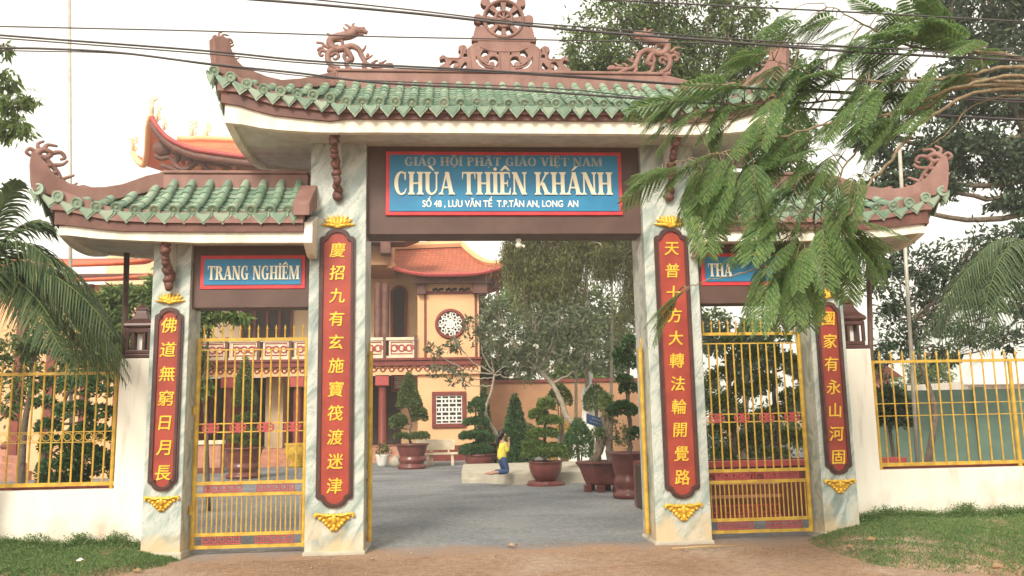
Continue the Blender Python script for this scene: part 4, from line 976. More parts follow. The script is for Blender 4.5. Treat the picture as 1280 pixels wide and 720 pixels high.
# ------------------------------------------------------------------ cables over the road
def cable(pts, Y, r_, label):
    P = [at(x, y, Y) for x, y in pts]; a = P[0]+(P[0]-P[1])*2.5; b = P[-1]+(P[-1]-P[-2])*2.5
    pts = curve([a]+P+[b], 10)
    tag(MB().tube(pts, r_, 6).build('power_cable', M['cable'], None, True), label, 'cable', 'cables strung across in front of the gate')
cable([(0, 33), (262, 39), (480, 46), (640, 49), (880, 54), (1060, 59), (1280, 62)], -4.2, .0065, 'thin cable running almost level just under the wheel on the main roof')
cable([(0, 44), (262, 64), (400, 77), (640, 90), (880, 107), (1060, 115), (1280, 125)], -4.0, .010, 'cable sloping across the base of the dragon carvings and wheel')
cable([(0, 47.5), (262, 67.5), (400, 80), (640, 92), (880, 108), (1060, 117), (1280, 128)], -3.9, .007, 'thin cable twinned just below the one across the dragon carvings')
cable([(0, 60), (60, 61), (150, 66), (262, 80), (370, 91), (480, 104), (640, 112), (880, 129), (1060, 139), (1280, 150)], -3.7, .011, 'lowest dark cable running along the upper tile edge of the main roof')
cable([(0, 63), (150, 67), (262, 81), (400, 97), (520, 103), (700, 111), (880, 128), (1280, 149)], -3.6, .006, 'thin cable tangled with the lowest cable over the main roof tiles')
cable([(300, -2), (400, 6), (520, 17), (640, 30), (760, 41), (880, 50), (1060, 64), (1280, 76)], -4.4, .012, 'thick cable crossing the spokes of the roof wheel')
cable([(380, -2), (520, 13), (640, 27), (760, 36), (880, 46), (1060, 58), (1280, 71)], -4.5, .007, 'thin cable just above the thick one crossing the wheel')
cable([(740, -1), (880, 6), (1060, 15), (1280, 27)], -4.5, .008, 'highest cable crossing only the upper right trees')
#PART4
# ------------------------------------------------------------------ temple hall
def sheet_quad(name, P, nu, nv, mat, parent, sag=.0, lift=0., th=.10, ends=0.):
    """curved roof slope from corner points (eave left, eave right, ridge left, ridge right), with UVs in metres"""
    a, b, c, d = map(Vector, P); G = []
    for j in range(nv+1):
        v = j/nv
        for i in range(nu+1):
            u = i/nu; p = a.lerp(b, u).lerp(c.lerp(d, u), v); p.z -= sag*math.sin(math.pi*v)
            k = abs(2*u-1)**3; p.z += lift*k*(1-v)**1.5
            G.append(p)
    n = len(G); F = []; w_ = (b-a).length; h = ((c+d)/2-(a+b)/2).length
    V = [tuple(p) for p in G] + [(p.x, p.y, p.z-th) for p in G]
    idx = lambda i, j: j*(nu+1)+i
    for j in range(nv):
        for i in range(nu):
            F.append((idx(i, j), idx(i+1, j), idx(i+1, j+1), idx(i, j+1))); F.append((n+idx(i, j), n+idx(i, j+1), n+idx(i+1, j+1), n+idx(i+1, j)))
    for i in range(nu):
        F.append((idx(i, 0), n+idx(i, 0), n+idx(i+1, 0), idx(i+1, 0))); F.append((idx(i, nv), idx(i+1, nv), n+idx(i+1, nv), n+idx(i, nv)))
    for j in range(nv):
        F.append((idx(0, j), idx(0, j+1), n+idx(0, j+1), n+idx(0, j))); F.append((idx(nu, j), n+idx(nu, j), n+idx(nu, j+1), idx(nu, j+1)))
    o = nmesh(name, V, F, mat, parent)
    uv = o.data.uv_layers.new(name='UVMap'); L = np.zeros((len(o.data.loops), 2), np.float32)
    vi = np.zeros(len(o.data.loops), np.int32); o.data.loops.foreach_get('vertex_index', vi); vi = vi % n
    L[:, 0] = (vi % (nu+1))/nu*w_; L[:, 1] = (vi//(nu+1))/nv*h; uv.data.foreach_set('uv', L.ravel())
    return o, G, idx
hall = empty('temple_hall', (-6, 25, 0), 'two-storey peach temple hall with terracotta roofs across the courtyard', 'temple')
YF = 23.0; XR0, XR1 = at(522, 420, YF).x, at(599, 420, YF).x
SL = at(560, 455, YF).z; EV = at(560, 342, 22.2).z
main_w = MB().box((XR0, YF, 0), (XR1, 31, EV-.05)).build('wall', M['peach'], hall)
MB().box((-16, 26.0, SL), (XR0+.02, 26.3, 9.5)).build('upper_wall', M['pale_wall'], hall)
MB().box((-16, 26.0, 0), (XR0+.02, 26.25, SL-.3)).build('porch_wall', M['dark'], hall)  # dark colour stands for the shade inside the porch, painted on its wall
MB().box((XR0-1.0, 25.9, 0), (XR0, 26.0, SL-.3)).build('porch_wall', M['pale_wall'], hall)
sl = MB(); sl.box((-16, YF-.25, SL-.05), (XR0-.004, 26, SL+.16)); sl.box((XR0, YF-.25, SL-.05), (XR1+.05, YF+.1, SL+.16)); sl.box((-16, YF-.32, SL+.165), (XR1+.09, YF-.05, SL+.26)); sl.build('floor_slab', M['maroon'], hall)
fz = MB().box((-16, YF-.16, SL-.42), (XR1+.03, YF+.05, SL-.055)).build('frieze', M['peach'], hall)
sc_ = MB()
for i in range(46):      # carved scroll frieze under the slab
    x = -15.8+i*.36; z = SL-.2
    if x > XR1-.1: break
    circ(sc_, (x, YF-.17, z), .085, .026, 10); sc_.tube(curve([(x+.08, YF-.17, z-.05), (x+.16, YF-.17, z+.07), (x+.24, YF-.17, z+.05), (x+.29, YF-.17, z-.05)], 3), .026, 5); sc_.tube([(x-.1, YF-.17, z+.1), (x+.12, YF-.17, z+.12)], .02, 4)
sc_.build('scrollwork', M['maroon'], fz)
MB().box((XR0-.02, YF-.06, 0), (XR1+.03, YF+.06, .62)).build('plinth', M['maroon'], hall)
pan_f = MB(); x0, z1 = zx(530, 368, YF); x1, _ = zx(596, 368, YF)
for q in ((x0, SL+.27, x0+.10, z1), (x1-.10, SL+.27, x1, z1), (x0, z1, x1, z1+.13)): pan_f.box((q[0], YF-.035, q[1]), (q[2], YF+.01, q[3]))
pan_f.build('panel_trim', M['maroon'], hall)
cv = MB(); c = at(564, 362, YF-.03)
for s in (-1, 0, 1):
    for k in range(5): cv.blob((c.x+s*.55+(k-2)*.09, c.y, c.z+.04*math.sin(k*2.2)), (.07, .03, .06), n=6, m=4)
cv.build('carved_panel', M['dark'], hall)
# round window
c = at(563, 405, YF-.02); w_ = MB(); circ(w_, c, .56, .085, 36); rw = w_.build('round_window', M['maroon'], hall, True)
MB().prism([(c.x+.5*math.cos(2*math.pi*i/32), c.z+.5*math.sin(2*math.pi*i/32)) for i in range(32)], c.y+.002, c.y+.015).build('pane', M['void'], rw)
l = MB()
for k in range(7):
    a = 2*math.pi*k/7+.3
    l.tube(curve([(c.x, c.y-.02, c.z+.05), (c.x+.22*math.cos(a), c.y-.02, c.z+.22*math.sin(a)), (c.x+.36*math.cos(a+.4), c.y-.02, c.z+.36*math.sin(a+.4)), (c.x+.5*math.cos(a+.3), c.y-.02, c.z+.5*math.sin(a+.3))], 4), .04, 5)
    for r_, da in ((.32, -.25), (.42, .0)): circ(l, (c.x+r_*math.cos(a+da), c.y-.02, c.z+r_*math.sin(a+da)), .075, .024, 9)
circ(l, (c.x, c.y-.02, c.z), .16, .04, 12); l.build('lattice', M['lattice'], rw)
def lattice_window(x0, z0, x1, z1, Y, fr, pat=True):
    f = MB()
    for q in ((x0, z0, x1, z0+fr), (x0, z1-fr, x1, z1), (x0, z0+fr, x0+fr, z1-fr), (x1-fr, z0+fr, x1, z1-fr)): f.box((q[0], Y-.09, q[1]), (q[2], Y, q[3]))
    o = f.build('lattice_window', M['maroon'], hall, bev=.02)
    MB().box((x0+fr, Y-.02, z0+fr), (x1-fr, Y-.004, z1-fr)).build('pane', M['void'], o)
    l = MB(); a0, b0, a1, b1 = x0+fr, z0+fr, x1-fr, z1-fr; W_, H_ = a1-a0, b1-b0
    for u in (0, .22, .5, .78, 1):
        x = lerp(a0, a1, u); l.box((x-.028, Y-.05, b0), (x+.028, Y-.022, b1))
    for v in (0, .12, .27, .42, .58, .73, .88, 1):
        z = lerp(b0, b1, v); l.box((a0, Y-.053, z-.028), (a1, Y-.022, z+.028))
    for u, v in ((.36, .2), (.64, .2), (.36, .8), (.64, .8), (.11, .5), (.89, .5), (.36, .5), (.64, .5)):
        l.box((lerp(a0, a1, u)-.03, Y-.056, lerp(b0, b1, v)-H_*.09), (lerp(a0, a1, u)+.03, Y-.022, lerp(b0, b1, v)+H_*.09))
    l.build('lattice', M['lattice'], o)
p, q = at(540, 535, YF), at(582.5, 489, YF); lattice_window(p.x, p.z, q.x, q.z, YF-.005, .17)
p, q = at(489, 490, 25.9), at(516, 466, 25.9); lattice_window(p.x, p.z, q.x, q.z, 25.88, .14)
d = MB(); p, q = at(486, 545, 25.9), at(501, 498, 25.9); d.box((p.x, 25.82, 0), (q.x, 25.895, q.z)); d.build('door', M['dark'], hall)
# arched doorway on the upper floor
a0, a1 = at(488, 400, 25.9).x, at(509, 400, 25.9).x; zt_ = at(498, 357, 25.9).z; r_ = (a1-a0)/2; cx = (a0+a1)/2
out = [(a0, SL+.17), (a1, SL+.17)]+[(cx+r_*math.cos(math.radians(t)), zt_-r_+r_*math.sin(math.radians(t))) for t in range(0, 181, 12)]
inn = [(a0+.12, SL+.18), (a1-.12, SL+.18)]+[(cx+(r_-.12)*math.cos(math.radians(t)), zt_-r_+(r_-.12)*math.sin(math.radians(t))) for t in range(0, 181, 12)]
ad = MB().ring(out, inn, 25.86, 26.0).build('arched_door', M['maroon'], hall); MB().prism(inn, 25.93, 25.995).build('door_panel', M['dark'], ad)
# columns, balustrade
for px, yb_, yt_, up in ((478, 560, 462, 0), (286, 560, 462, 0), (200, 560, 462, 0), (372, 560, 462, 0), (472, 445, 335, 1), (481, 445, 335, 1)):
    x = at(px, 500, YF+.15).x; z0, z1 = (0, SL-.42) if not up else (SL+.17, EV-.2)
    c = MB().lathe([(.24, 0), (.24, .18), (.17, .25), (.16, z1-z0-.5), (.17, z1-z0)], 14, (x, YF+.15, z0)).build('column', M['maroon' if not up else 'brown'], hall, True)
    if not up: MB().box((x-.27, YF-.12, z1-.42), (x+.27, YF+.42, z1)).build('capital', M['pink_iron'], c)
bal = MB(); bal.box((-16, YF-.14, SL+1.0), (XR0-.003, YF+.06, SL+1.12)); bal.box((-16, YF-.10, SL+.262), (XR0-.003, YF+.02, SL+.36)); bo = bal.build('balustrade', M['plaster_trim'], hall)
x = XR0-.02
while x > -13:
    b = MB().box((x-1.15, YF-.09, SL+.365), (x-.12, YF-.01, SL+.995)).build('panel', M['plaster_trim'], bo)
    if x > -11:
        k = MB(); zc_ = SL+.68
        for u in (-.3, 0, .3): circ(k, (x-.63+u, YF-.10, zc_), .13, .03, 12); circ(k, (x-.63+u+.14, YF-.10, zc_+.03*(1 if u else -1)), .07, .025, 9)
        k.tube([(x-1.06, YF-.095, zc_-.24), (x-.2, YF-.095, zc_-.24), (x-.2, YF-.095, zc_+.24), (x-1.06, YF-.095, zc_+.24), (x-1.06, YF-.095, zc_-.24)], .025, 4); k.build('scrollwork', M['pink_iron'], bo)
    MB().box((x-.115, YF-.15, SL+.262), (x, YF+.08, SL+1.2)).build('baluster_post', M['brown'], bo); x -= 1.27
# upper floor doors seen over the left gate, and pale pier in the porch
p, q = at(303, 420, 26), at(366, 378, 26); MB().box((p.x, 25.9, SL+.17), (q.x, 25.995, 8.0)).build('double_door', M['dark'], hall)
for i in range(5): x = lerp(p.x, q.x, i/4); MB().box((x-.05, 25.86, SL+.17), (x+.05, 25.9, 7.9)).build('door_stile', M['maroon'], hall)
p, q = at(333, 560, 25), at(357, 470, 25); MB().box((p.x, 24.6, 0), (q.x, 25.6, SL-.06)).build('pier', M['pale_wall'], hall)
for px in (255, 268, 300, 315, 362, 378): x = at(px, 520, 25.9).x; MB().box((x-.2, 25.85, .2), (x+.2, 25.99, 3.0)).build('door_panel', M['maroon' if px in (255, 300, 378) else 'brown'], hall)
s_ = MB(); p, q = at(300, 580, 21.5), at(392, 580, 21.5)
for i in range(4): s_.box((p.x-.2*0, 21.2+.38*i, 0), (q.x+.6, 23, .16*(i+1)))
s_.build('steps', M['pink_stone'], hall)
MB().box((-16, 22.7, 0), (XR0-.003, 26, .60)).build('porch_floor', M['pink_stone'], hall)
# roofs
rl, rr, tl_, tr_ = at(492, 344, 22.2), at(632, 341, 22.2), at(474, 312, 25.2), at(578, 308, 25.2)
rl.z = rr.z-.05
o, G, ix = sheet_quad('roof', (rl, rr, tl_, tr_), 24, 10, M['rooftile'], hall, .28, .34)
MB().tube([G[ix(i, 0)]+Vector((0, -.05, -.05)) for i in range(25)], .085, 6).build('eave_edge', M['pink_iron'], o)
for pth, r_ in (([G[ix(0, j)]+Vector((0, 0, .1)) for j in range(1, 11)], .16), ([G[ix(24, j)]+Vector((0, 0, .08)) for j in range(11)], .14), ([G[ix(i, 10)]+Vector((0, 0, .12)) for i in range(25)], .17)):
    MB().tube(pth, r_, 6).build('ridge_tiles', M['peach'], o)
bk = [tuple(rl+Vector((0, 6.5, 0))), tuple(rr+Vector((0, 6.5, 0))), tuple(tl_), tuple(tr_)]; sheet_quad('roof', bk, 12, 6, M['rooftile'], hall, .2, .3)
sheet_quad('roof', (tuple(rr), tuple(rr+Vector((0, 6.5, 0))), tuple(tr_), tuple(tr_+Vector((0, .5, 0)))), 10, 6, M['rooftile'], hall, .25, .3)
bm_ = MB(); bm_.box((XR0-.2, 22.5, EV-.34), (XR1+.5, 22.75, EV-.1)); bm_.box((XR0+.0, 22.7, EV-.75), (XR0+.35, YF-.002, EV-.34)); bm_.box((XR1-.25, 22.6, EV-.75), (XR1+.35, YF+.6, EV-.12)); bm_.box((XR1, 22.9, EV-.5), (XR1+1.0, 23.3, EV-.1)); bm_.build('eave_beams', M['brown'], hall)
e0 = at(500, 303, 21.6).z
up = MB(); up.prism([(-13, e0), (at(505, 300, 21.6).x, e0), (at(522, 296, 21.6).x, e0+.2), (at(530, 290, 21.6).x, e0+.55), (at(520, 288, 21.6).x, e0+.45), (-13, e0+.3)], 21.5, 22.6); up.build('upper_eave', M['brown'], hall)
k = at(483, 300, 22); MB().box((k.x-.2, 21.45, e0-.45), (k.x+.2, 22.2, e0-.003)).build('eave_block', M['brown'], hall)
# high roof rising over the left small roof, with upturned corners
YH = 20.0
ep = [at(x, y, YH) for x, y in ((189, 146), (194, 155), (200, 163), (208, 171), (217, 177), (229, 182.5), (243, 187), (262, 190), (290, 194), (317, 197), (370, 200), (430, 202))]
tp = [at(x, y, 24) for x, y in ((189, 150), (196, 160), (203, 167), (211, 172), (222, 176), (236, 177), (248, 176), (265, 176.5), (290, 177.5), (320, 179), (370, 181), (430, 183))]
V = []; F = []
for j in range(5):
    for a, b in zip(ep, tp): p = a.lerp(b, j/4); V.append(tuple(p+Vector((0, 0, -.1*math.sin(math.pi*j/4)))))
n = len(ep)
for j in range(4):
    for i in range(n-1): F.append((j*n+i, j*n+i+1, j*n+n+i+1, j*n+n+i))
hr = nmesh('roof', V, F, M['orange_roof'], hall, True)
MB().tube(ep, [.10]*len(ep), 6).build('eave_edge', M['pink_iron'], hr, True)
MB().tube([p+Vector((0, .1, -.22)) for p in ep], [.16]*len(ep), 6).build('eave_beam', M['brown'], hr, True)
MB().tube([p+Vector((0, 0, .1)) for p in tp[4:]], [.13]*(len(tp)-4), 6).build('ridge_tiles', M['peach'], hr, True)
se = [ep[0], at(186, 160, 21.5), at(185, 176, 22.8), at(184, 190, 24), at(180, 206, 25.6), at(172, 201, 27), at(166, 191, 28)]
sb = MB(); cs = curve(se, 4); sb.tube(cs, .14, 6); sb.build('side_eave', M['peach'], hr, True)
V = []; F = []
for p in cs: q = Vector((at(255, 200, 24).x, lerp(21, 26, (p.y-20)/8), tp[6].z-1.1+.0*p.z)); V += [tuple(p), tuple(p.lerp(q, .5)+Vector((0, 0, -.35))), tuple(q)]
for i in range(len(cs)-1):
    for k in range(2): F.append((i*3+k, i*3+k+1, i*3+4+k, i*3+3+k))
nmesh('side_slope', V, F, M['orange_roof'], hr, True)
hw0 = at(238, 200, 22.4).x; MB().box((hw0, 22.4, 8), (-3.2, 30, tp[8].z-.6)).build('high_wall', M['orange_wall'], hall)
for px in (249, 275, 292): x = at(px, 205, 22.3).x; MB().box((x-.13, 22.2, 9.5), (x+.13, 22.45, ep[6].z)).build('post', M['peach'], hall)
for a, b in ((278, 291), (297, 345)): x0, x1 = at(a, 205, 22.3).x, at(b, 205, 22.3).x; MB().box((x0, 22.33, 9.5), (x1, 22.39, ep[7].z-.55)).build('red_panel', M['maroon'], hall)
# carved dragon bracket under the high corner
dg = MB(); B0 = at(193, 214, 20.6); kk = .0125
def dz(pts): return [Vector((B0.x+u*kk, 20.6, B0.z+v*kk)) for u, v in pts]
for pts, r0_, r1_ in (([(10, 60), (45, 70), (70, 50), (60, 25), (90, 5), (130, 30), (150, 20), (180, -5), (230, -10)], 14, 5), ([(5, 90), (30, 75), (45, 95)], 10, 4), ([(100, 5), (110, 35), (85, 40), (88, 22)], 9, 5), ([(20, 20), (60, 5), (110, -20), (160, -18)], 9, 6), ([(0, 50), (20, 40), (45, 45), (60, 30)], 9, 6), ([(150, 30), (190, 20), (235, 10)], 6, 3), ([(60, 70), (90, 60), (130, 62)], 8, 4)):
    c = curve(dz(pts), 4); dg.tube(c, [lerp(r0_, r1_, i/len(c))*kk for i in range(len(c))], 6)
dg.blob(dz([(25, 75)])[0], (.42, .25, .32)); dg.build('dragon_bracket', M['brown'], hr, True)
def finial(parent, base, h, mat):
    f = MB()
    for k in range(9):
        t = k/8; a = rnd.uniform(-.5, .5); f.tube(curve([(base.x+a*.3*h, base.y, base.z+t*h*.8), (base.x+(a+.25)*.4*h, base.y, base.z+t*h*.8+.15*h), (base.x+(a-.2)*.4*h, base.y, base.z+t*h*.8+.28*h)], 3), .05*h, 5)
    f.tube([base, base+Vector((0, 0, h))], [.11*h, .05*h], 6); f.build('finial', M[mat], parent, True)
for px, py, Y, h in ((190, 143, 20.2, .7), (196, 152, 21, .6), (205, 162, 22, .5), (166, 190, 28, .7), (240, 172, 24.2, .75), (258, 174, 24.2, .7)): finial(hr, at(px, py, Y), h, 'plaster_trim' if py < 180 else 'peach')
# small pavilion with an orange roof behind the left wall
pav = empty('pavilion', (-13, 18, 0), 'peach walled pavilion with layered orange roof behind the left fence', 'pavilion')
p, q = at(-140, 500, 17), at(206, 500, 17); e = at(150, 352, 17).z
MB().box((p.x, 17, 0), (q.x-.9, 21, e-.1)).build('wall', M['peach'], pav)
for k, (dz_, dx) in enumerate(((0, 0), (.55, -.5))):
    z = e+dz_; a = Vector((p.x-.5, 16.3-0+dx*-.6, z)); b = Vector((q.x+.1+dx, 16.3+dx*-.6, z)); sheet_quad('roof', (a, b, Vector((p.x, 18.6, z+.55)), Vector((q.x-1.2+dx, 18.6, z+.55))), 12, 4, M['orange_roof'], pav, .1, .2)
for px in (20, 60, 104, 146): x = at(px, 500, 16.9).x; MB().box((x-.12, 16.86, 0), (x+.12, 16.997, e-.1)).build('column', M['maroon'], pav)
st_ = empty('stepped_stupa', gp(14, 600), 'stepped brown-red stone stupa behind the far left fence', 'stupa'); b0 = st_.location
MB().lathe([(.95, 0), (.95, .3), (.8, .32), (.8, .55), (.66, .57), (.66, .8), (.5, .82), (.5, 1.0)], 8, b0).build('base', M['pink_stone'], st_)
MB().lathe([(.42, 1.0), (.46, 1.1), (.34, 1.3), (.34, 2.0), (.46, 2.1), (.5, 2.2), (.2, 2.5), (.08, 2.9), (.0, 3.0)], 16, b0).build('body', M['clay'], st_, True)
# peach boundary wall behind the garden, green wall and the pale house on the right
g_ = at(600, 570, 27); bw = empty('boundary_wall', (4, 27.5, 0), 'plain orange-peach boundary wall behind the courtyard garden', 'wall')
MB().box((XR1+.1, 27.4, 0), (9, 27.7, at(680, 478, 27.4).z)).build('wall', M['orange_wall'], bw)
MB().box((XR1+.1, 27.3, at(680, 478, 27.4).z), (9, 27.8, at(680, 478, 27.4).z+.14)).build('coping', M['maroon'], bw)
gw = empty('green_wall', (11, 8, 0), 'plain dull green wall beyond the right fence', 'wall')
zt_ = at(1200, 487, 8).z
MB().box((at(1093, 500, 8).x, 8, 0), (22, 8.2, zt_)).build('wall', M['green_wall'], gw)
for px in (1096, 1222, 1330): x = at(px, 500, 8).x; MB().box((x-.12, 7.9, 0), (x+.12, 7.998, zt_+.05)).build('buttress', M['green_wall'], gw)
hs_ = empty('small_house', (20, 24, 0), 'small pale house with a low tin roof beyond the green wall', 'house')
hx0, hx1 = at(1195, 470, 24).x, at(1330, 470, 24).x; he = at(1250, 476, 24).z
MB().box((hx0+.5, 24, 0), (hx1, 29, he)).build('wall', M['wall'], hs_); sheet_quad('roof', (Vector((hx0, 23.5, he-.1)), Vector((hx1+.5, 23.5, he-.1)), Vector((hx0+2.4, 26.5, he+1.1)), Vector((hx1+.5, 26.5, he+1.1))), 4, 3, M['tin'], hs_)
ph_ = empty('small_house', (15, 22, 0), 'small pink walled house glimpsed behind the right brown post', 'house')
q0, q1 = at(1093, 480, 20).x, at(1112, 480, 20).x; MB().box((q0, 20, 0), (q1, 24, at(1100, 472, 20).z)).build('wall', M['pink_stone'], ph_); MB().prism([(q0-.4, at(1100, 472, 20).z+.003), (q1+.4, at(1100, 472, 20).z+.003), ((q0+q1)/2, at(1100, 455, 20).z)], 19.7, 24.3).build('roof', M['rooftile'], ph_)
# raised platform
plt = MB(); a, b = gp(578, 603), gp(838, 600)
P4 = [gp(577, 603), gp(640, 606), gp(838, 597)]
poly = [(P4[0].x, P4[0].y), (P4[1].x, P4[1].y-.1), (P4[2].x, P4[1].y+.1), (P4[2].x, 15.5), (P4[0].x+.1, 15.2)]
def slab_poly(poly, z0, z1, name, mat, parent):
    n = len(poly); m = MB(); m.add([(x, y, z0) for x, y in poly]+[(x, y, z1) for x, y in poly], [tuple(range(n-1, -1, -1)), tuple(range(n, 2*n))]+[(i, (i+1) % n, (i+1) % n+n, i+n) for i in range(n)]); return m.build(name, mat, parent, bev=.02)
po = empty('stone_platform', (1.5, 13, 0), 'low grey stone platform the kneeling person is on', 'platform')
slab_poly(poly, -.05, .30, 'slab', M['slab'], po)
slab_poly([(P4[0].x-.0, P4[0].y-.42), (P4[0].x+1.1, P4[0].y-.62), (P4[0].x+1.1, P4[0].y-.08), (P4[0].x, P4[0].y+.05)], -.05, .13, 'step', M['slab'], po)
#PART5
# ------------------------------------------------------------------ plants
def clump(c, r, n, L, W, down=.15, sub=16, tight=.24, shell=.5):
    c = np.array(c); r = np.array(r, float)*np.ones(3)
    d = rdir(sub); rad = shell+(1-shell)*rng.random((sub, 1))**.6; rad *= rng.uniform(.78, 1.12, (sub, 1)); S = c+d*rad*r
    k = rng.integers(0, sub, n); wt = rng.uniform(.6, 1.35, sub)[k][:, None]
    P = S[k]+rng.normal(size=(n, 3))*r*tight*wt
    D = unit(rdir(n)*1.0+unit(P-c)*.6+np.array([0, 0, -down*2]))
    return cards(P, D, rdir(n), rng.uniform(.7, 1.25, n)*L, rng.uniform(.75, 1.2, n)*W)
def shell_leaves(c, r, n, L, W, thick=.12):
    """clipped foliage: leaves over the surface of an ellipsoid pad"""
    c = np.array(c); r = np.array(r, float); d = rdir(n); d[:, 2] = np.where(d[:, 2] < -.35, -d[:, 2]*.5, d[:, 2]); d = unit(d)
    bump_ = 1+.09*np.sin(5*d[:, :1]+3*d[:, 1:2]+c[0]*7)+.07*np.sin(9*d[:, 1:2]-4*d[:, 2:]+c[2]*5)
    P = c+d*r*bump_*(1-thick*rng.random((n, 1))**1.5)
    D = unit(d*.8+rdir(n)*.9); return cards(P, D, rdir(n), rng.uniform(.7, 1.3, n)*L, rng.uniform(.7, 1.2, n)*W)
def cone_leaves(base, r, h, n, L, W, tip=.06):
    t = 1-np.sqrt(rng.random(n)); a = rng.uniform(0, 2*math.pi, n); rad = (r*(1-t)**.8+tip*(1-t))*(1-.16*rng.random(n)**2)*(1+.06*np.sin(a*3+t*9))
    rad *= np.minimum(1, .72+t*4)
    P = np.stack([base[0]+rad*np.cos(a), base[1]+rad*np.sin(a), base[2]+t*h], 1); out = np.stack([np.cos(a), np.sin(a), np.full(n, .5)], 1)
    return cards(P, unit(out*.8+rdir(n)*.9), rdir(n), rng.uniform(.7, 1.3, n)*L, rng.uniform(.7, 1.2, n)*W)
def limb(mb, pts, r0_, r1_, n=6, seg=7, wob=.0):
    P = [Vector(p) for p in pts]
    c = curve(P, n)
    if wob: c = [c[0]]+[p+Vector(rng.normal(size=3)*wob) for p in c[1:]]
    mb.tube(c, [lerp(r0_, r1_, i/(len(c)-1)) for i in range(len(c))], seg); return c
def tree(name, label, base, trunk, clumps, r0_, mat, bark='bark', L=.12, W=.05, n=1500, group=None, down=.15, cat='tree', tight=.24, sub=16, twigs=3, shell=.5, loc=None):
    """trunk: list of points; clumps: list of (centre, radii, weight)"""
    r = empty(name, base, label, cat, group); mb = MB(); c = limb(mb, trunk, r0_, r0_*.45)
    parts = []
    for cc, rad, wt in clumps:
        cc = Vector(cc); rad = np.array(rad, float)*np.ones(3)
        cand = [p for p in c[len(c)//4:] if p.z < cc.z+.2] or [c[-1]]
        st_ = min(cand, key=lambda p: (p-cc).length); mid = st_.lerp(cc, .5)+Vector((0, 0, -.08*(cc-st_).length))
        rr = max(.012, r0_*.35); limb(mb, [st_, mid, cc], rr, rr*.4, 5, 6, .02)
        for k in range(twigs):
            e = cc+Vector(rdir(1)[0]*rad*.85); limb(mb, [mid.lerp(cc, rng.random()*.7+.3), (cc+e)/2+Vector((0, 0, .05)), e], rr*.4, rr*.12, 4, 5)
        parts.append(clump(cc, rad, int(n*wt), L, W, down, sub, tight, shell))
    mb.build('trunk', M[bark], r, True)
    V, F = catm(parts); nmesh('crown', V, F, M[mat], r); return r
# --- pots
def lathe_pot(parent, b, prof, mat='clay', n=28, soil=True, name='pot'):
    p = MB().lathe(prof, n, b).build(name, M[mat], parent, True)
    if soil:
        R, z = max(prof[-1][0], .02), prof[-1][1]; MB().lathe([(R*1.02, z-.0), (R*.6, z+.03), (.01, z+.05)], 18, b).build('soil', M['soil'], parent, True)
    return p
def big_pot(s, h): return [(.40*s, 0), (.46*s, .03*h), (.46*s, .13*h), (.38*s, .17*h), (.37*s, .24*h), (.43*s, .30*h), (.44*s, .42*h), (.38*s, .48*h), (.40*s, .55*h), (.47*s, .80*h), (.49*s, .93*h), (.55*s, .955*h), (.55*s, 1*h), (.50*s, 1*h), (.48*s, .93*h)]
def bowl_pot(s, h): return [(.26*s, 0), (.30*s, .06*h), (.38*s, .22*h), (.46*s, .5*h), (.49*s, .8*h), (.48*s, .9*h), (.52*s, .93*h), (.52*s, 1*h), (.47*s, 1*h), (.45*s, .9*h)]
def bonsai(label, b, prof, trunk, pads, mat, top=None, L=.085, W=.05, dens=1100, r_=.05, cat='potted bonsai', group='bonsai in big brown pots', stone=None):
    r = empty('potted_bonsai', b, label, cat, group)
    lathe_pot(r, b, prof); mb = MB(); c = limb(mb, trunk, r_, r_*.5, 6, 8, .012)
    parts = []
    for cc, rad in pads:
        cc = Vector(cc); st_ = min(c, key=lambda p: abs(p.z-(cc.z-.08))); limb(mb, [st_, st_.lerp(cc, .5)+Vector((0, 0, -.03)), cc], r_*.5, r_*.2, 4, 6)
        a = rad[0]*rad[1]*4; parts.append(shell_leaves(cc, rad, int(dens*max(.25, a*3.2)), L, W))
    if top: parts.append(cone_leaves(top[0], top[1], top[2], int(dens*2.6*max(.3, top[1]*top[2]*2.4)), L, W))
    mb.build('trunk', M['bark'], r, True); V, F = catm(parts); nmesh('foliage', V, F, M[mat], r)
    if stone: MB().lathe([(stone[0], -.01), (stone[0], stone[1]*.5), (stone[0]*.94, stone[1]*.55), (stone[0]*.92, stone[1])], 24, (b[0], b[1], 0)).build('stand', M['clay'], r, False)
    return r
def pads_from(px_list, Y, dz=.45):
    out = []
    for (x, y, wx, hz) in px_list:
        c = at(x, y, Y+rnd.uniform(-.12, .12)); s = (Y-CP[1])/FPX*1.0; out.append((c, (wx*s, wx*s*.85, hz*s)))
    return out
def px_trunk(pts, Y): return [at(x, y, Y) for x, y in pts]
b = gp(515, 586); Y = b.y
bonsai('tall bonsai with a clipped cone top in a round pot, left of the pale benches', b, big_pot(1.1, .86), [b+Vector((0, 0, .8))]+px_trunk([(512, 548), (514, 530), (511, 510)], Y), pads_from([(499, 527, 10, 8), (524, 516, 9, 5), (525, 523, 9, 5), (525, 546, 11, 5), (497, 533, 7, 5), (503, 546, 9, 4)], Y), 'cloud', (at(511, 510, Y), .40, 1.30))
b = gp(600, 587); Y = b.y
bonsai('tiered bonsai with flat green layers in a bowl pot behind the kneeling person', b, bowl_pot(1.05, .52), [b+Vector((-.1, 0, .45))]+px_trunk([(595, 552), (594, 535), (595, 505)], Y), pads_from([(597, 563, 19, 8), (594, 545, 17, 5), (596, 528, 14, 5), (596, 511, 9, 12), (606, 548, 10, 4)], Y), 'topiary', L=.10, W=.055, dens=1500)
b = gp(680, 605); b.y -= .45; Y = b.y; b.z = .12
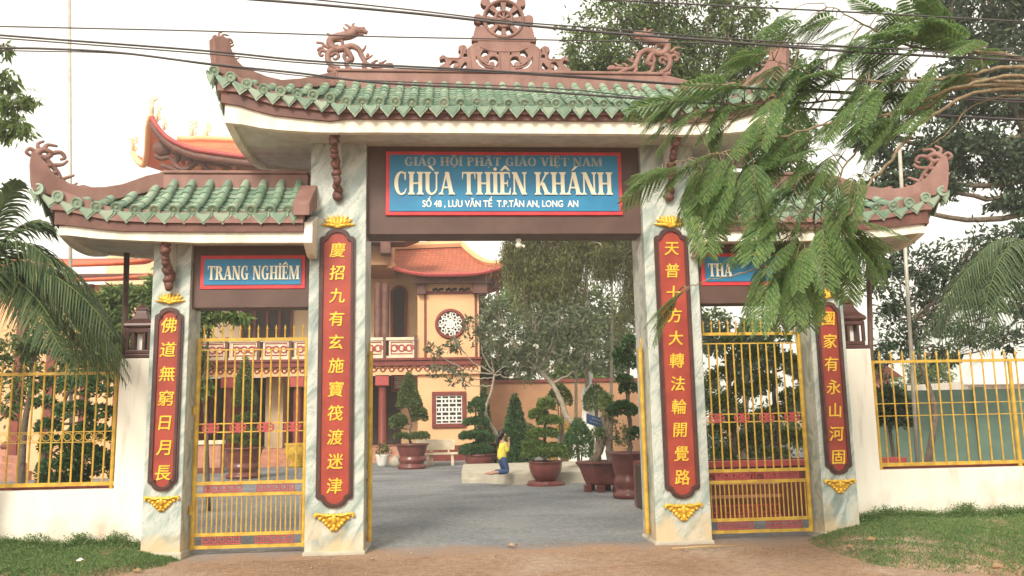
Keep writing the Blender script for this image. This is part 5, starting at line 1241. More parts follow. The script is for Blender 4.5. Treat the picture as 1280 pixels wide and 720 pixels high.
bonsai('bushy layered bonsai in a wide bowl pot at the right front of the platform', b, bowl_pot(.88, .50), [b+Vector((0, 0, .45))]+px_trunk([(680, 560), (682, 535), (680, 500)], Y), pads_from([(680, 567, 24, 7), (679, 543, 17, 6), (688, 527, 14, 6), (673, 520, 11, 7), (683, 508, 10, 10), (668, 558, 14, 6), (694, 562, 13, 6)], Y), 'leaf_light', L=.085, W=.05, dens=1500, stone=(.50, .12))
b = gp(755, 614); Y = b.y
r = empty('potted_bonsai', b, 'old gnarled tree stump in a faceted brown planter on feet near the right leaf', 'potted bonsai', 'bonsai in big brown pots')
m_ = MB(); m_.lathe([(.40, .16), (.44, .2), (.60, .62), (.66, .64), (.66, .70), (.58, .70), (.56, .64)], 6, b, 1, .8)
m_.build('pot', M['clay'], r, bev=.015)
for k in range(6): a = math.pi/3*k+.2; MB().box((b.x+.40*math.cos(a)-.09, b.y+.34*math.sin(a)-.09, 0), (b.x+.40*math.cos(a)+.09, b.y+.34*math.sin(a)+.09, .17)).build('foot', M['clay'], r, bev=.02)
MB().lathe([(.57, .66), (.3, .7), (.01, .72)], 16, b).build('soil', M['soil'], r)
tr = MB()
for k in range(9):
    a = rnd.uniform(0, 6.28); e = Vector((b.x+.30*math.cos(a), b.y+.25*math.sin(a), .66)); limb(tr, [e, Vector((b.x+.12*math.cos(a)+.05, b.y+.1*math.sin(a), 1.0)), Vector((b.x+.12+rnd.uniform(-.12, .15), b.y, 1.45+rnd.uniform(-.2, .35)))], .075, .045, 5, 7, .015)
tr.build('trunk', M['bark'], r, True)
parts = [clump(at(x, y, Y+rnd.uniform(-.3, .3)), (w_*.0195, .3, h*.0195), 500, .07, .035) for x, y, w_, h in ((748, 540, 9, 9), (765, 520, 12, 12), (778, 545, 9, 12), (757, 500, 8, 8))]
V, F = catm(parts); nmesh('foliage', V, F, M['leaf_mid'], r)
b = gp(787, 623); Y = b.y
bonsai('dark pom-pom bonsai in a tall pot right beside the right yellow leaf', b, big_pot(.76, .98), [b+Vector((0, 0, .9))]+px_trunk([(788, 550), (785, 500), (786, 450), (788, 425)], Y), pads_from([(778, 514, 17, 11), (786, 487, 11, 9), (783, 455, 14, 13), (777, 444, 10, 9), (788, 432, 10, 12), (795, 545, 8, 10), (780, 475, 9, 5)], Y), 'topiary', L=.075, W=.045, dens=1700, r_=.06)
# pot behind, carrying the left frangipani; small white pot and stone
def px_s(Y): return (Y-CP[1])/FPX
b = gp(478, 584); r = empty('flower_pot', b, 'small white flower pot with a low red plant by the left leaf', 'flower pot')
lathe_pot(r, b, [(.13, 0), (.2, .12), (.25, .42), (.27, .46), (.24, .46), (.23, .4)], 'white'); V, F = clump(b+Vector((0, 0, .62)), (.22, .2, .25), 260, .10, .05); nmesh('plant', V, F, M['leaf_mid'], r)
b = gp(495, 584); r = empty('stone_jar', b, 'small round pale stone jar on the ground beside the white flower pot', 'jar')
MB().lathe([(.12, 0), (.2, .08), (.23, .2), (.18, .32), (.10, .36), (.12, .40), (.0, .43)], 16, b).build('body', M['slab'], r, True)
b = gp(372, 583); b.y = 21.0; b = at(370, 574, 20.6); r = empty('yellow_urn', Vector((b.x, 20.6, 0)), 'yellow glazed urn before the porch steps seen through the left gate bars', 'urn')
MB().lathe([(.22, 0), (.26, .1), (.22, .2), (.40, .45), (.46, .65), (.40, .8), (.44, .86), (.44, .9), (.36, .9)], 18, (b.x, 20.6, 0)).build('body', M['yellow'], r, True)
b = gp(304, 598); Y = b.y
bonsai('tall clipped bonsai in a broad brown pot seen through the left gate bars', b, big_pot(1.15, .95), [b+Vector((0, 0, .9))]+px_trunk([(304, 550), (302, 520), (304, 505)], Y), pads_from([(311, 541, 9, 5), (296, 550, 10, 5), (312, 553, 10, 5), (300, 525, 8, 4), (311, 521, 8, 4)], Y), 'cloud', (at(305, 507, Y), .32, 1.6))
b = gp(262, 592); r = empty('garden_wall', b, 'short pink carved wall with a cream cap behind the left gate', 'wall')
MB().box((b.x-2.2, b.y, 0), (b.x+.35, b.y+.3, .98)).build('panel', M['pink_stone'], r, bev=.02); MB().box((b.x-2.25, b.y-.06, .98), (b.x+.42, b.y+.36, 1.12)).build('cap', M['plaster_trim'], r, bev=.02); MB().box((b.x-2.25, b.y-.05, 0), (b.x+.4, b.y+.35, .2)).build('foot', M['clay'], r)
# --- benches
def bench(b, w_, label):
    r = empty('bench', b, label, 'bench', 'pale stone benches'); 
    MB().box((b.x-w_/2, b.y-.22, .40), (b.x+w_/2, b.y+.2, .47)).build('seat', M['plaster_trim'], r, bev=.012)
    q = MB(); q.prism([(b.x-w_*.46, .56), (b.x+w_*.40, .56), (b.x+w_*.42, .93), (b.x+w_*.2, .95), (b.x-w_*.25, .95), (b.x-w_*.44, .93)], b.y+.17, b.y+.23); q.box((b.x-w_*.3, b.y+.18, .47), (b.x-w_*.24, b.y+.22, .56)); q.box((b.x+w_*.2, b.y+.18, .47), (b.x+w_*.26, b.y+.22, .56)); q.build('backrest', M['plaster_trim'], r, bev=.012)
    for u in (-.36, .34):
        q = MB(); q.prism([(b.x+w_*u-.05, 0), (b.x+w_*u+.05, 0), (b.x+w_*u+.04, .40), (b.x+w_*u-.06, .40)], b.y-.16, b.y+.16); q.build('leg', M['plaster_trim'], r, bev=.01)
b = gp(551, 582); b.z = 0; bench(b, 1.28, 'pale stone bench with a backrest against the maroon wall foot')
b = gp(531, 583); b.z = 0; b.y += .35; bench(b, .75, 'smaller pale stone bench partly hidden behind the tall cone bonsai pot')
# --- topiary and shrubs on the ground
def topiary(label, px, pyb, pyt, half, mat='topiary', Y=None, n=7500, name='conical_shrub', cat='shrub'):
    b = gp(px, pyb); 
    if Y: t = at(px, pyb, Y); b = Vector((t.x, Y, 0.0))
    h = at(px, pyt, b.y).z; r = empty(name, b, label, cat); V, F = cone_leaves(b+Vector((0, 0, .05)), half*px_s(b.y), h, n, .125, .075); nmesh('foliage', V, F, M[mat], r); MB().tube([b, b+Vector((0, 0, h*.85))], [.07, .02], 8).build('stem', M['bark'], r, True)
topiary('tall dark green clipped cone shrub directly right of the kneeling person', 645, 588, 494, 19)
topiary('narrow dark clipped shrub against the peach hall corner', 606, 575, 475, 9, Y=21, n=2600)
def bush(label, px, py, wx, hz, Y, mat='topiary', n=2200, L=.08):
    c = at(px, py, Y); r = empty('round_shrub', (c.x, Y, 0), label, 'shrub'); s = px_s(Y); V, F = shell_leaves(c, (wx*s, wx*s*.9, hz*s), n, L, L*.55); nmesh('foliage', V, F, M[mat], r)
    m = MB()
    for k in range(4): e = c+Vector((rnd.uniform(-.4, .4)*wx*s, rnd.uniform(-.3, .3)*wx*s, hz*s*.3)); limb(m, [Vector((c.x, Y, 0)), Vector(((c.x+e.x)/2, Y, e.z*.5)), e], .04, .012, 4, 6)
    m.build('stem', M['bark'], r, True)
bush('rounded dark bush behind the faceted planter, right of the platform', 724, 560, 17, 32, 12.5, n=3600)
bush('green shrub half covering the white statue under the leaning frangipani', 745, 505, 15, 22, 14.9, 'leaf_mid')
bush('low shrub against the boundary wall behind the cone shrub', 655, 545, 18, 14, 19, 'leaf_mid')
bush('light green shrub between the cone shrub and the wide bowl bonsai', 700, 500, 14, 18, 17, 'leaf_light')
# --- kneeling person
def skin_mesh(name, verts, edges, radii, mat, parent, sub=2, root=0):
    me = bpy.data.meshes.new(name); off = origin(parent); me.from_pydata([tuple(Vector(v)-off) for v in verts], edges, []); o = bpy.data.objects.new(name, me); COL.objects.link(o)
    sk = o.modifiers.new('skin', 'SKIN'); sk.use_smooth_shade = True
    for i, r_ in enumerate(radii): d = me.skin_vertices[0].data[i]; d.radius = (r_, r_) if not hasattr(r_, '__len__') else r_; d.use_root = (i == root)
    ss = o.modifiers.new('sub', 'SUBSURF'); ss.levels = sub; ss.render_levels = sub
    m2 = bpy.data.meshes.new_from_object(o.evaluated_get(bpy.context.evaluated_depsgraph_get())); bpy.data.objects.remove(o)
    m2.materials.clear(); n = link(name, m2, mat, None, True); n.parent = parent; return n
g0 = gp(628, 593, .30); g0.z = .30
per = empty('person', g0, 'kneeling person in a yellow top and blue jeans facing right with hands joined', 'person')
qa = math.radians(28)
q = lambda x, y, z: g0+Vector((x*math.cos(qa)-y*math.sin(qa), x*math.sin(qa)+y*math.cos(qa), z))      # x = facing direction (to the right), y = depth
V = [q(.0, 0, .42), q(.0, 0, .60), q(.02, 0, .78), q(.01, 0, .86), q(.035, 0, .93), q(.04, 0, 1.0),            # 0-5 pelvis..head base, head
     q(.05, 0, 1.06),
     q(0, -.075, .40), q(.10, -.09, .07), q(-.20, -.08, .065), q(-.32, -.08, .05),       # 7-10 near leg
     q(0, .075, .40), q(.10, .09, .07), q(-.20, .08, .065), q(-.32, .08, .05),            # 11-14
     q(.0, -.155, .77), q(.03, -.19, .57), q(.17, -.06, .72), q(.20, -.025, .82),                  # 15-18 near arm
     q(.0, .155, .77), q(.03, .19, .57), q(.17, .06, .72), q(.20, .025, .82)]
E_ = [(0, 1), (1, 2), (2, 3), (3, 4), (4, 5), (5, 6), (0, 7), (7, 8), (8, 9), (9, 10), (0, 11), (11, 12), (12, 13), (13, 14), (2, 15), (15, 16), (16, 17), (17, 18), (2, 19), (19, 20), (20, 21), (21, 22)]
R_ = [.085, .07, .095, .045, .058, .085, .07, .07, .05, .045, .035, .07, .05, .045, .035, .055, .042, .032, .028, .055, .042, .032, .028]
skin_mesh('body', V, E_, R_, M['skin'], per)
sv = [V[0]+Vector((0, 0, -.10)), V[1], V[2], q(.005, 0, .835), V[15], V[16], lerp(V[16], V[17], .75), V[19], V[20], lerp(V[20], V[21], .75)]
skin_mesh('shirt', sv, [(0, 1), (1, 2), (2, 3), (2, 4), (4, 5), (5, 6), (2, 7), (7, 8), (8, 9)], [.165, .128, .120, .06, .068, .055, .043, .068, .055, .043], M['shirt'], per)
jv = [V[0], V[7], V[8], V[9], V[11], V[12], V[13], V[0]+Vector((0, 0, .05))]
skin_mesh('jeans', jv, [(0, 1), (1, 2), (2, 3), (0, 4), (4, 5), (5, 6), (0, 7)], [.125, .10, .078, .064, .10, .078, .064, .10], M['jeans'], per)
hb = MB(); hb.blob(q(-.005, 0, 1.035), (.098, .094, .105), n=14, m=10); hb.blob(q(-.045, 0, .97), (.07, .08, .10), n=12, m=8)
hb.tube(curve([q(-.075, 0, 1.02), q(-.12, 0, .93), q(-.125, 0, .78), q(-.115, 0, .64)], 5), [.035, .045, .05, .05, .052, .052, .05, .05, .048, .045, .04, .035, .03, .025, .02, .012], 8); hb.build('hair', M['hair'], per, True)
for s in (-1, 1):      # joined hands: palm and five fingers each
    h = MB(); y = s*.014; h.blob(q(.207, y, .845), (.022, .010, .04), n=8, m=6)
    for i, (dx, ln) in enumerate(((-.016, .06), (-.005, .068), (.006, .064), (.016, .05))): h.tube([q(0.207+dx, y, .875), q(0.211+dx, y, .875+ln*.55), q(0.217+dx, y*.9, .875+ln)], [.0075, .007, .0045], 6)
    h.tube([q(.190, y, .84), q(.175, y, .87), q(.177, y, .892)], [.008, .0075, .005], 6); h.build('hand', M['skin'], per, True)
f_ = MB(); f_.blob(q(.128, 0, 1.0), (.018, .014, .018), n=6, m=5); f_.build('nose', M['skin'], per, True)
for s in (-1, 1): f_ = MB(); f_.blob(q(.112, s*.034, 1.025), (.008, .012, .007), n=6, m=5); f_.build('eye', M['hair'], per, True); f_ = MB(); f_.blob(q(.03, s*.088, 1.005), (.018, .010, .028), n=7, m=5); f_.build('ear', M['skin'], per, True)
f_ = MB(); f_.blob(q(.117, 0, .968), (.009, .022, .006), n=6, m=4); f_.build('mouth', M['pink_stone'], per, True)
for s in (-1, 1): f_ = MB(); f_.blob(q(-.36, s*.08, .045), (.10, .04, .035), n=8, m=6); f_.build('foot', M['skin'], per, True)
# --- white altar, statue, notice board
Y = 17.5; c = at(717, 575, Y); s = px_s(Y)
r = empty('stone_altar', (c.x, Y, 0), 'white stone altar table with turned legs and yellow flowers behind the leaning trunk', 'altar')
zt_ = at(717, 543, Y).z
MB().box((c.x-.62, Y-.3, zt_-.1), (c.x+.62, Y+.3, zt_)).build('table_top', M['white'], r, bev=.02)
for u in (-.45, .25): MB().lathe([(.13, 0), (.13, .1), (.07, .2), (.12, .5*zt_), (.06, .75*zt_), (.12, zt_-.1)], 12, (c.x+u, Y, 0)).build('leg', M['white'], r, True)
MB().box((c.x-.8, Y+.32, 0), (c.x+1.2, Y+.6, .85)).build('rear_wall', M['yellow'], r)
for u in (-.4, 0, .42):
    V, F = clump((c.x+u, Y, zt_+.28), (.16, .14, .26), 160, .1, .07); nmesh('flowers', V, F, M['flower'], r); MB().lathe([(.07, 0), (.09, .06), (.05, .14), (.08, .17)], 10, (c.x+u, Y, zt_)).build('vase', M['white'], r, True)
Y = 15.6; c = at(737, 490, Y); zt_ = at(737, 464, Y).z
r = empty('white_statue', (c.x, Y, 0), 'tall white robed statue half hidden by foliage at the back of the courtyard', 'statue')
MB().lathe([(.75, 0), (.75, .4), (.6, .45), (.6, .9), (.7, .95), (.7, 1.1)], 8, (c.x, Y, 0)).build('pedestal', M['white'], r)
h = zt_-1.1
MB().lathe([(.40, 1.1), (.44, 1.1+.1*h), (.36, 1.1+.4*h), (.40, 1.1+.62*h), (.30, 1.1+.76*h), (.10, 1.1+.82*h), (.13, 1.1+.86*h), (.17, 1.1+.93*h), (.12, 1.1+h), (.02, 1.1+1.05*h)], 16, (c.x, Y, 0), .75, .6).build('figure', M['white'], r, True)
MB().tube(curve([(c.x-.2, Y-.1, 1.1+.70*h), (c.x-.12, Y-.25, 1.1+.52*h), (c.x+.05, Y-.30, 1.1+.50*h), (c.x+.16, Y-.2, 1.1+.40*h), (c.x+.22, Y-.1, 1.1+.2*h)], 5), [.07, .07, .06, .05, .05, .05, .05, .06, .07, .08, .09, .1, .1, .1, .1, .1, .1, .1, .1, .1, .1], 8).build('sleeve', M['white'], r, True)
Y = 8.6; a = at(737, 520, Y); z0_ = at(748, 540, Y).z
r = empty('notice_board', (a.x+.25, Y, z0_), 'tilted small blue notice board with faint white writing above the faceted planter', 'sign')
bd = MB(); P = [at(733, 517, Y), at(760, 525, Y), at(759, 538, Y), at(733, 529, Y)]; prism_dir(bd, P, Vector((0, 1, 0)), .02); bd.build('panel', M['navy'], r)
for k, (u0, u1) in enumerate(((.25, .8), (.15, .9))):
    for j in range(5): t0 = lerp(u0, u1, j/5); t1 = t0+(u1-u0)/7; v = .3+.35*k; A, B_ = P[0].lerp(P[1], t0).lerp(P[3].lerp(P[2], t0), v), P[0].lerp(P[1], t1).lerp(P[3].lerp(P[2], t1), v); MB().tube([A+Vector((0, -.013, 0)), B_+Vector((0, -.013, 0))], .010, 5).build('writing', M['grey_letter'], r)
MB().tube([at(747, 530, Y)+Vector((0, .03, 0)), Vector((a.x+.25, Y+.03, .6))], .02, 6).build('stake', M['rust'], r)
#PART6
# ------------------------------------------------------------------ trees
def C(x, y, Y, rx, ry=None, wt=1):
    s = px_s(Y); ry = ry or rx; return (at(x, y, Y), (rx*s, rx*s*.9, ry*s), wt)
# leaning frangipanis in the courtyard
Y = 17.8; b = at(621, 560, Y); b.z = .5
r = empty('frangipani_pot', (b.x, Y, 0), 'brown pot behind the tiered bonsai holding the bare curving frangipani', 'pot'); lathe_pot(r, Vector((b.x, Y, 0)), big_pot(1.0, .85))
tree('frangipani_tree', 'pale bare-limbed frangipani with sparse leaves rising from the pot behind the kneeling person', b, [Vector((b.x, Y, .82))]+px_trunk([(622, 545), (611, 527), (607, 512), (614, 490), (618, 468)], Y),
     [C(553, 462, Y, 20, 8, .5), C(540, 440, Y, 12, 8, .35), C(565, 425, Y, 16, 14, .5), C(590, 405, Y, 16, 14, .6), C(612, 430, Y, 18, 20, .6), C(640, 445, Y, 16, 18, .5), C(575, 475, Y, 14, 10, .3), C(655, 470, Y, 8, 12, .2)], .085, 'leaf_grey', 'pale_bark', .20, .07, 330, 'frangipani trees in the courtyard', .1, twigs=7, tight=.2, sub=10)
Y = 14.2; b = gp(741, 585); b = at(741, 575, Y); b.z = 0
tree('frangipani_tree', 'dense grey-green frangipani whose crooked trunk leans left over the altar table', b, [b]+px_trunk([(738, 546), (722, 534), (708, 520), (703, 505), (690, 480), (672, 462)], Y),
     [C(640, 425, Y, 24, 24), C(668, 405, Y, 26, 22), C(700, 400, Y, 26, 24), C(728, 412, Y, 24, 26), C(690, 440, Y, 30, 18), C(655, 455, Y, 22, 16, .8), C(735, 445, Y, 22, 20, .8), C(620, 395, Y, 18, 20, .6)], .13, 'leaf_grey', 'pale_bark', .19, .06, 560, 'frangipani trees in the courtyard', .15, twigs=9, sub=20, tight=.3)
ftree = [o for o in COL.objects if o.name.startswith('frangipani_tree') and o.type == 'EMPTY'][-1]
for fx_, fy_ in ((620, 421), (633, 432), (651, 428), (628, 405), (646, 455), (655, 466), (670, 432), (714, 437), (690, 452), (690, 462), (640, 470)):
    V, F = clump(at(fx_, fy_, 12.9+rnd.uniform(-.3, .3)), (.06, .06, .05), 10, .085, .06); nmesh('blossom', V, F, M['white_flower'], ftree)
# hanging needle tree seen under the lintel
def weeping(name, label, base, trunk, tops, mat, n, L, r0_, seglen=.16, wd=.05, group=None):
    """tops: list of (centre, radii, hang length)"""
    r = empty(name, base, label, 'tree', group); mb = MB(); c = limb(mb, trunk, r0_, r0_*.5); parts = []
    for cc, rad, hang in tops:
        cc = Vector(cc); st_ = min(c[len(c)//3:], key=lambda p: (p-cc).length); limb(mb, [st_, st_.lerp(cc, .5)+Vector((0, 0, .3)), cc], r0_*.3, .03, 5, 6)
        m_ = n; d = rdir(m_)*rng.random((m_, 1))**.4; P0 = np.array(cc)+d*np.array(rad); hl = hang*rng.uniform(.4, 1.1, m_); sway = rng.normal(size=(m_, 2))*.16
        k = max(3, int(hang/seglen)); t = (np.arange(k)+rng.random((m_, k))*.8)/k
        P = P0[:, None, :]+np.stack([sway[:, :1]*t**1.2*hl[:, None], sway[:, 1:]*t**1.2*hl[:, None], .25*np.sin(t*2)*.3-t*hl[:, None]], 2)
        P = P.reshape(-1, 3); q_ = len(P); D = np.stack([rng.normal(size=q_)*.55, rng.normal(size=q_)*.55, -np.abs(rng.normal(size=q_))*.8-.35], 1)
        parts.append(cards(P, D, rdir(q_), rng.uniform(.7, 1.3, q_)*L, wd*rng.uniform(.7, 1.2, q_)))
    mb.build('trunk', M['pale_bark'], r, True); V, F = catm(parts); nmesh('crown', V, F, M[mat], r); return r
Y = 15.5; b = at(735, 580, Y); b.z = 0; s = px_s(Y)
W = lambda x, y, rx, ry, h: (at(x, y, Y+rnd.uniform(-.8, .8)), (rx*s, rx*s, ry*s), h*s)
weeping('weeping_tree', 'tall drooping olive-green needle tree hanging below the middle lintel', b, [b]+px_trunk([(734, 500), (733, 430), (733, 330), (735, 260)], Y),
    [W(655, 280, 26, 30, 90), W(690, 270, 30, 30, 110), W(730, 275, 30, 30, 70), W(765, 280, 28, 26, 50), W(795, 300, 18, 30, 130), W(672, 320, 22, 20, 90), W(705, 325, 24, 20, 70), W(758, 312, 20, 14, 40), W(640, 310, 12, 15, 50), W(690, 350, 24, 14, 40)], 'leaf_olive', 430, .17, .085, wd=.034)
for px, Yt in ((720, 18.5), (764, 19)):
    b = at(px, 580, Yt); b.z = 0; s2 = px_s(Yt)
    weeping('weeping_tree', 'slender pale-trunked needle tree behind the altar, left of its twin' if px == 720 else 'slender pale-trunked needle tree furthest right under the lintel', b, [b]+px_trunk([(px, 480), (px+1, 400), (px, 300)], Yt),
        [(at(px, 300, Yt), (26*s2, 26*s2, 20*s2), 60*s2), (at(px-10, 330, Yt), (14*s2, 14*s2, 10*s2), 25*s2)], 'leaf_olive', 230, .17, .07, wd=.034)
# trees rising behind the main roof on the right
Y = 8.5
b = at(868, 600, Y); b.z = 0
tree('broadleaf_tree', 'large bushy green tree rising behind the right half of the main roof', b, [b]+px_trunk([(868, 450), (866, 300), (862, 180), (860, 120)], Y),
    [C(735, 60, Y, 38, 40), C(772, 20, Y, 44, 36), C(770, 85, Y, 42, 26), C(815, 62, Y, 44, 40), C(830, 0, Y, 46, 38), C(870, 40, Y, 48, 44), C(900, 85, Y, 44, 30), C(920, 20, Y, 44, 40), C(955, 60, Y, 40, 36), C(985, 95, Y, 36, 28), C(850, 105, Y, 40, 22), C(975, 150, Y, 40, 40, .8), C(900, -40, Y, 50, 30), C(800, -40, Y, 44, 30), C(718, 95, Y, 20, 14, .4), C(990, 200, Y, 36, 36, .8)], .24, 'leaf_mid', 'bark', .17, .06, 1500, 'big trees behind the gate', .25, sub=26, twigs=4, tight=.22)
Y = 7; b = at(1340, 600, Y); b.z = 0
tree('broadleaf_tree', 'very dark dense tree filling the upper right corner behind the right fence', b, [b]+px_trunk([(1338, 480), (1332, 350), (1310, 220), (1260, 120)], Y),
    [C(1180, 20, Y, 34, 40), C(1235, 0, Y, 50, 40), C(1285, 40, Y, 46, 50), C(1220, 70, Y, 46, 40), C(1190, 120, Y, 44, 36), C(1255, 120, Y, 46, 40), C(1300, 140, Y, 40, 40), C(1170, 180, Y, 40, 30), C(1225, 190, Y, 44, 34), C(1275, 210, Y, 40, 30), C(1130, 215, Y, 34, 26, .8), C(1175, 235, Y, 26, 16, .5), C(1265, 255, Y, 26, 12, .4), C(1100, 170, Y, 30, 26, .7), C(1230, -50, Y, 50, 30), C(1090, 250, Y, 28, 26, .6), C(1300, -10, Y, 44, 44)], .26, 'leaf_dark', 'bark', .19, .075, 1700, 'big trees behind the gate', .25, sub=24, twigs=3, tight=.22)
Y = 6.0; b = at(1150, 600, Y); b.z = 0
tree('broadleaf_tree', 'dark bushy tree with bare forked twigs just behind the right fence', b, [b]+px_trunk([(1163, 560), (1168, 510), (1150, 450), (1140, 400)], Y),
    [C(1105, 350, Y, 26, 24), C(1120, 395, Y, 22, 22, .7), C(1150, 335, Y, 34, 24), C(1165, 370, Y, 26, 22, .8), C(1195, 345, Y, 24, 20, .7), C(1110, 310, Y, 24, 20, .8), C(1160, 410, Y, 20, 16, .4), C(1105, 450, Y, 14, 22, .3), C(1250, 340, Y, 36, 22), C(1230, 370, Y, 30, 20, .8), C(1280, 380, Y, 24, 20, .7), C(1265, 300, Y, 30, 22), C(1215, 310, Y, 30, 24), C(1190, 400, Y, 24, 18, .6), C(1225, 420, Y, 26, 18, .5), C(1130, 430, Y, 20, 16, .5), C(1265, 425, Y, 26, 18, .5), C(1180, 440, Y, 18, 14, .35)], .085, 'leaf_dark', 'bark', .15, .055, 700, 'big trees behind the gate', .2, sub=16, twigs=9)
bush('dark leafy shrub at the foot of the green wall just behind the right pier', 1115, 520, 22, 34, 4, 'leaf_dark', 1800, .13)
# far trees behind the courtyard
for i, (px, pyt, wx, Yt, mt, lab) in enumerate(((590, 355, 40, 34, 'leaf_olive', 'far grey-green tree right of the peach hall roof'), (660, 340, 60, 38, 'leaf_light', 'far pale green tree behind the middle of the courtyard'), (760, 380, 55, 33, 'leaf_mid', 'far bushy tree right of the white statue'), (705, 395, 50, 31, 'leaf_light', 'far bright green tree directly above the white statue'), (640, 430, 36, 30, 'leaf_mid', 'far low tree just over the orange boundary wall, right of the hall'),
        (560, 300, 50, 44, 'leaf_light', 'far hazy pale tree above the peach hall ridge'), (620, 310, 40, 46, 'leaf_light', 'far pale treetop just right of the terracotta eave corner'))):
    b = at(px, 560, Yt); b.z = 0; k = 1
    cl = [C(px+rnd.uniform(-.6, .6)*wx, pyt+rnd.uniform(0, 1)*(505-pyt), Yt, wx*.42, wx*.36) for _ in range(11)]
    tree('background_tree', lab, b, [b]+px_trunk([(px, 520), (px+3, (pyt+500)/2), (px, pyt+20)], Yt), cl, .2, mt, 'bark', .30, .13, 620, 'far trees beyond the courtyard', .2, sub=18)
for i, (px, pyt, wx, Yt, mt, lab) in enumerate(((930, 400, 50, 14, 'leaf_dark', 'dark tree behind the right side gate'), (1010, 420, 40, 17, 'leaf_mid', 'green tree hidden behind the outermost right pillar'), (860, 380, 50, 20, 'leaf_mid', 'green tree behind the pillar right of the opening'), (1150, 450, 44, 30, 'leaf_light', 'far pale tree above the green wall'), (1060, 440, 40, 30, 'leaf_light', 'far pale green tree behind the right lantern pier'), (1215, 462, 30, 34, 'leaf_light', 'far low tree left of the tin roofed house'))):
    b = at(px, 570, Yt); b.z = 0
    cl = [C(px+rnd.uniform(-.7, .7)*wx, pyt+rnd.uniform(0, 1)*(560-pyt), Yt, wx*.36, wx*.30) for _ in range(13)]
    tree('background_tree', lab, b, [b]+px_trunk([(px, 540), (px+3, (pyt+540)/2), (px, pyt+15)], Yt), cl, .14, mt, 'bark', .20, .085, 560, 'far trees beyond the courtyard', .2, sub=16)
# red planter with clipped trees behind the right side gate
Y = 2.4; a0, a1 = 2.75, 4.75; zt_ = at(940, 583, Y).z
pl_ = empty('planter_wall', (3.7, Y, 0), 'red planter wall with key pattern behind the right side gate', 'planter')
MB().box((a0, Y, 0), (a1+2.2, Y+.18, zt_)).build('wall', M['clay'], pl_); MB().box((a0-.04, Y-.05, zt_), (a1+2.25, Y+.26, zt_+.09)).build('coping', M['pink_iron'], pl_)
q_ = MB(); key_fret(q_, a0+.1, a1, zt_-.2, .2, Y-.008, .016); q_.build('fret', M['pink_iron'], pl_); q_ = MB(); key_fret(q_, a0+.1, a1, .15, .2, Y-.008, .016); q_.build('fret', M['pink_iron'], pl_)
for z in (.36, .58): MB().box((a0+.05, Y-.03, z), (a1, Y-.002, z+.05)).build('ledge', M['pink_stone'], pl_)
MB().box((a0+.0, Y+.18, 0), (a1+2.2, Y+2.2, zt_-.06)).build('soil', M['soil'], pl_)
MB().box((a0, Y+2.2, 0), (a1+2.2, Y+2.38, zt_)).build('wall', M['clay'], pl_)
def padtree(label, base, trunk, pads, mat, r_, L, dens, name='cloud_pruned_tree'):
    r = empty(name, base, label, 'tree', 'cloud-pruned trees by the walls'); mb = MB(); c = limb(mb, trunk, r_, r_*.5, 6, 8, .01); parts = []
    for cc, rad in pads:
        cc = Vector(cc); st_ = min(c, key=lambda p: abs(p.z-(cc.z-.1))); limb(mb, [st_, st_.lerp(cc, .5)+Vector((0, 0, -.04)), cc], r_*.5, r_*.2, 4, 6)
        parts.append(shell_leaves(cc, rad, int(dens*max(.2, rad[0]*rad[2]*8)), L, L*.55, .35))
    mb.build('trunk', M['bark'], r, True); V, F = catm(parts); nmesh('foliage', V, F, M[mat], r)
Yp = 3.5
for lab, px, pads in (('cloud-pruned tree with stacked green pads, left in the red planter', 915, [(903, 470, 16, 12), (925, 450, 18, 14), (905, 505, 14, 12), (930, 490, 16, 12), (900, 540, 14, 12), (925, 528, 16, 12), (915, 430, 14, 10), (935, 555, 14, 12), (903, 570, 16, 10)]),
                      ('cloud-pruned tree with stacked olive pads, right in the red planter', 970, [(955, 440, 18, 14), (985, 455, 16, 14), (960, 480, 16, 12), (990, 500, 16, 14), (968, 520, 18, 12), (950, 545, 14, 12), (990, 548, 16, 12), (970, 570, 18, 10), (975, 425, 14, 10)])):
    b = at(px, 585, Yp); b.z = zt_-.06; padtree(lab, b, [b]+px_trunk([(px+3, 540), (px-3, 490), (px, 440)], Yp), pads_from(pads, Yp), 'leaf_mid' if px < 950 else 'cloud', .06, .075, 1500)
# left: cloud-pruned shrub and trees behind the fence
Yp = 3.2; b = at(95, 610, Yp); b.z = 0
padtree('big cloud-pruned shrub with a slanting trunk behind the left fence', b, [b]+px_trunk([(60, 590), (40+15, 560), (70, 525), (85, 490)], Yp), pads_from([(75, 590, 26, 16), (105, 575, 28, 18), (75, 560, 24, 14), (112, 545, 24, 16), (128, 520, 16, 13), (95, 515, 22, 12), (60, 535, 14, 10), (130, 588, 18, 14), (100, 480, 22, 12), (55, 505, 12, 9), (122, 492, 16, 10), (80, 605, 30, 12)], Yp), 'topiary', .06, .08, 1500)
Yp = 9; b = at(178, 600, Yp); b.z = 0
tree('broadleaf_tree', 'light green small tree showing between the rusty post and the outermost left pillar', b, [b]+px_trunk([(176, 520), (180, 440)], Yp), [C(165, 405, Yp, 20, 20), C(190, 385, Yp, 20, 18), C(175, 430, Yp, 20, 18), C(150, 420, Yp, 20, 20), C(135, 395, Yp, 20, 18), C(120, 430, Yp, 18, 16), C(150, 372, Yp, 20, 16), C(188, 360, Yp, 18, 14), C(115, 385, Yp, 20, 18), C(165, 458, Yp, 18, 16), C(130, 455, Yp, 18, 16), C(195, 415, Yp, 16, 18)], .08, 'leaf_light', 'bark', .18, .075, 560, 'small trees left of the gate', .4)
Yp = 6; b = at(262, 600, Yp); b.z = 0
